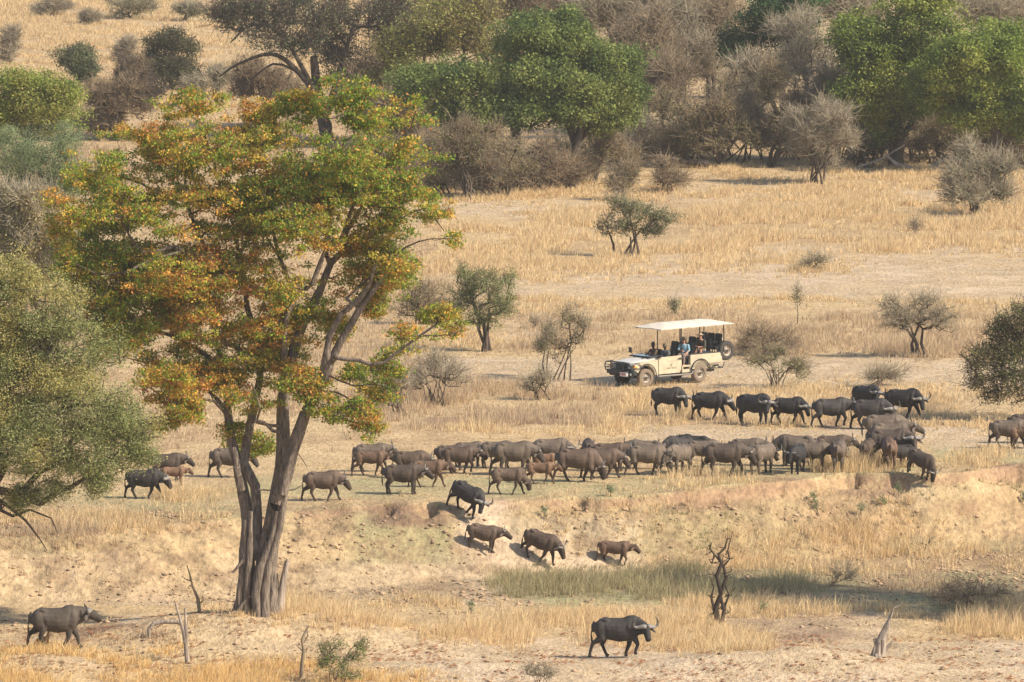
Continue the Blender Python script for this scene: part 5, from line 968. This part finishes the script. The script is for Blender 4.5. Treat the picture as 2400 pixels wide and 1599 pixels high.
dk=mat('dark_skin',(.075,.04,.025),.55); lt=mat('light_skin',(.52,.27,.18),.55)
person((.02,-.42,1.0),'driver in brown shirt and dark cap at the far side of the front row',dk,mat('brown_shirt',(.12,.085,.06),.9),mat('khaki_trousers',(.20,.16,.10),.9),hat=mat('dark_cap',(.05,.05,.055),.8),cap=True,arms=[((.20,.26,.24),(.40,.10,.34)),((.20,-.26,.24),(.40,-.10,.34))],look=30)
person((.0,.40,1.0),'guide in grey teal shirt and olive cap leaning an arm over the near front door',dk,mat('teal_shirt',(.10,.13,.135),.9),mat('khaki_trousers',(.20,.16,.10),.9),hat=mat('olive_cap',(.13,.11,.07),.8),cap=True,arms=[((.14,.36,.34),(.34,.44,.40)),((.14,-.22,.22),(.34,-.08,.18))],look=55,lean=8)
person((-1.02,.46,1.22),'woman in light blue shirt and dark hat with long dark hair, second row',lt,mat('light_blue_shirt',(.20,.36,.44),.9),mat('mauve_trousers',(.20,.15,.13),.9),hat=mat('dark_hat',(.06,.05,.04),.85),hair=mat('dark_hair',(.035,.02,.014),.7),longhair=True,yaw=28,look=25,arms=[((.10,.26,.22),(.34,.20,.10)),((.16,-.24,.24),(.30,-.02,.22))],lean=6)
person((-2.08,.46,1.36),'man in dark olive shirt, khaki hat and shorts, third row',lt,mat('olive_shirt',(.07,.07,.05),.9),mat('khaki_shorts',(.34,.26,.17),.9),hat=mat('khaki_hat',(.42,.33,.22),.85),hair=mat('grey_hair',(.25,.2,.16),.8),yaw=22,look=20,shorts=True,lean=18,arms=[((.22,.26,.20),(.40,.10,.18)),((.22,-.24,.20),(.40,-.02,.20))])
# ---------------------------------------------------------------- dead wood, antelope, haze
def snag(name,base,lines,label,cat,m=M_dead,group=None,ny=0,rib=.0,kb=9,part_='trunk',Y=None,spikes=0,rsc=1.):
    b=hit(*base); Yb=b[1]; t=Tree()
    for i,(L,r0,r1) in enumerate(lines):
        r0*=rsc; r1*=rsc
        P=[at(q[0],q[1],Yb+(q[2] if len(q)>2 else 0)) for q in L]
        if i==0: t.p.append(P[0]-np.array([0,0,.25])); t.par.append(-1); t.fix.append(r0*1.15); t.line(P,r0,r1,attach=0)
        else: t.line(P,r0,r1)
    if spikes:
        rg=np.random.RandomState(9); n0=len(t.p)
        for k in range(spikes):
            i=rg.randint(3,n0); q=t.p[i]; d=rg.randn(3); d[2]=abs(d[2])*.6; d/=np.linalg.norm(d); L_=.15+.4*rg.rand()
            t.line([q,q+d*L_*.6,q+d*L_+np.array([0,0,.08])],.022,.006,attach=i)
    t.ends=[]; t.r=np.array(t.fix); V,Q=t.mesh(k_big=kb,k_small=6,thr=.02)
    if rib: V=V+((fbm(V[:,0]*11,V[:,2]*1.1,1,191,3)-.5)*rib)[:,None]*np.array([1,.6,0])+((fbm(V[:,0]*3,V[:,2]*5,1,193,2)-.5)*rib*.5)[:,None]*np.array([1,1,0])
    root=empty(name,b,label,cat,group); mk(part_,V-b,Q,m,root,smooth=True); return root
gD='dead trees and stumps'
M_black=barkmat('charred_wood',(.055,.042,.034),.4,8)
snag('dead_tree',(1682,1462),[([(1682,1462),(1678,1425),(1690,1390),(1680,1350),(1692,1320),(1684,1300),(1698,1285),(1706,1262)],.22,.05),([(1690,1462),(1698,1430),(1688,1395),(1702,1355),(1696,1325),(1675,1300),(1662,1285)],.17,.05),([(1676,1440),(1668,1400),(1674,1375),(1662,1350)],.12,.03),([(1700,1420),(1708,1395),(1700,1370)],.10,.04),([(1694,1330),(1710,1310),(1706,1290),(1712,1270),(1716,1252)],.08,.015),([(1668,1292),(1656,1300),(1658,1282)],.05,.015),([(1700,1345),(1716,1338),(1714,1328)],.04,.012),([(1680,1350),(1662,1345),(1652,1350)],.04,.012),([(1680,1430),(1664,1442),(1658,1452)],.06,.02),([(1692,1440),(1708,1436),(1712,1426)],.05,.015),([(1698,1400),(1716,1385),(1722,1360)],.03,.01),([(1668,1320),(1660,1312)],.04,.02),([(1700,1300),(1712,1296)],.03,.01),([(1676,1400),(1658,1396)],.03,.01)],'twisted black dead tree with stubby crooked branches, lower right','dead tree',M_black,gD,rib=.07,spikes=46,rsc=.55)
snag('dead_stump',(2052,1540),[([(2052,1540),(2060,1505),(2078,1465),(2095,1425)],.20,.05),([(2066,1538),(2072,1500),(2082,1462)],.14,.08),([(2042,1542),(2052,1512),(2048,1498)],.12,.04),([(2070,1530),(2086,1510),(2092,1500)],.07,.02),([(2060,1510),(2050,1490)],.06,.02)],'leaning grey splintered stump with a sharp tip, lower right','stump',M_dead,gD,rib=.22,spikes=9)
snag('dead_sapling',(440,1556),[([(440,1556),(436,1515),(430,1480),(420,1445),(411,1414)],.11,.035),([(436,1500),(436,1465),(434,1426)],.08,.035),([(430,1470),(424,1455),(428,1440)],.03,.01)],'forked pale grey dead sapling below the autumn tree','dead tree',M_dead,gD,rib=.03)
snag('dead_sapling',(468,1437),[([(468,1437),(464,1405),(452,1375),(446,1350),(438,1325)],.085,.02),([(446,1362),(436,1358),(426,1350)],.03,.01),([(466,1415),(476,1408),(474,1395)],.03,.01),([(462,1400),(454,1385)],.02,.008)],'thin dark dead sapling on the bank left of the autumn tree','dead tree',M_twigbrown,gD)
snag('dead_sapling',(706,1592),[([(706,1592),(708,1555),(712,1525),(708,1500),(716,1480),(724,1468)],.09,.03),([(710,1510),(722,1490),(720,1475)],.04,.015),([(712,1530),(698,1515),(694,1512)],.03,.01),([(718,1478),(704,1480)],.02,.008),([(712,1530),(724,1512)],.03,.01)],'knobbly dark dead sapling at the bottom, right of the forked one','dead tree',M_twigbrown,gD)
snag('broken_stump',(652,1440),[([(652,1442),(658,1400),(664,1360),(672,1318)],.17,.11),([(645,1442),(648,1400),(652,1345)],.09,.04),([(660,1442),(664,1390),(673,1312)],.10,.06)],'broken pale stump leaning right, against the autumn tree foot','stump',M_dead,gD,rib=.07)
snag('fallen_branch',(350,1496),[([(350,1498),(349,1475),(360,1462),(385,1457),(420,1458)],.07,.10)],'arched grey fallen branch over the hollow left of the autumn tree','branch',M_dead,gD,part_='limb')
snag('fallen_log',(1640,395),[([(1500,372),(1540,366),(1570,372),(1610,380),(1660,385)],.12,.22),([(1560,370),(1535,390),(1528,400)],.10,.06),([(1565,368),(1580,360)],.06,.03)],'dark fallen log propped off the ground before the olive tree','log',M_barkdark,gD,part_='limb')
snag('fallen_log',(2170,400),[([(2010,392),(2060,375),(2095,355),(2120,340)],.09,.06),([(2100,385),(2140,395),(2170,398),(2205,375)],.16,.10),([(2185,400),(2215,370),(2230,362)],.12,.05)],'pale fallen log under the tall lush tree','log',M_dead,gD,part_='limb')
snag('dead_sapling',(560,1400),[([(541,1415),(539,1385),(543,1368),(547,1355)],.03,.01)],'thin twig sprouting by the left foot of the autumn tree','dead tree',M_twigbrown,gD)
# resting antelope behind the dusty buffalo's legs
def antelope():
    m=mat('tawny_coat',(.34,.18,.08),.8); S=Solid()
    S.loft([(-.42,0,.22),(-.35,0,.28),(0,0,.30),(.28,0,.34),(.42,0,.34)],[(.10,.12),(.17,.20),(.19,.22),(.15,.2),(.08,.10)],12)
    S.loft([(.34,0,.40),(.42,0,.62),(.45,0,.82)],[(.09,.12),(.06,.08),(.05,.06)],10); S.loft([(.40,0,.88),(.50,0,.86),(.66,0,.78)],[(.05,.06),(.055,.06),(.03,.03)],10)
    for sy in (-1,1):
        S.loft([(.3,sy*.12,.2),(.5,sy*.14,.06),(.25,sy*.15,.04)],[.06,.04,.03],8); S.loft([(-.3,sy*.14,.22),(-.02,sy*.2,.10),(-.3,sy*.2,.05)],[.12,.06,.035],8)
        S.loft([(.42,sy*.04,.9),(.38,sy*.12,.95),(.36,sy*.17,.98)],[.02,.03,.01],6)
    b=hit(100,1517); r=empty('antelope',b,'small tawny antelope lying behind the dusty buffalo hind legs','antelope',rot=(0,0,R(50)),scale=.78)
    o=bpy.data.objects.new('body',S.fuse('body',.02,1,m)); COL.objects.link(o); o.parent=r
    for sy in (-1,1):
        Hn=Solid(); Hn.loft([(.43,sy*.03,.92),(.36,sy*.07,1.05),(.38,sy*.10,1.18),(.44,sy*.10,1.26)],[.018,.016,.012,.004],6); h=bpy.data.objects.new('horn',Hn.plain('horn',M_horndark)); COL.objects.link(h); h.parent=r
antelope()
# haze: one closed box of even thin air round the camera and the whole scene
bx=mk('haze',[(x,y,z) for z in (-14,70) for (x,y) in ((-320,-60),(320,-60),(320,1500),(-320,1500))],[[0,3,2,1],[4,5,6,7],[0,1,5,4],[1,2,6,5],[2,3,7,6],[3,0,4,7]])
mh=bpy.data.materials.new('haze'); mh.use_nodes=True; mh.node_tree.nodes.clear(); o_=mh.node_tree.nodes.new('ShaderNodeOutputMaterial'); v_=mh.node_tree.nodes.new('ShaderNodeVolumePrincipled')
v_.inputs['Color'].default_value=(1.0,.93,.83,1); v_.inputs['Density'].default_value=HAZE; v_.inputs['Anisotropy'].default_value=.3; mh.node_tree.links.new(v_.outputs[0],o_.inputs['Volume'])
bx.data.materials.append(mh); tag(bx,'thin dusty haze over the plain','haze',kind='stuff')
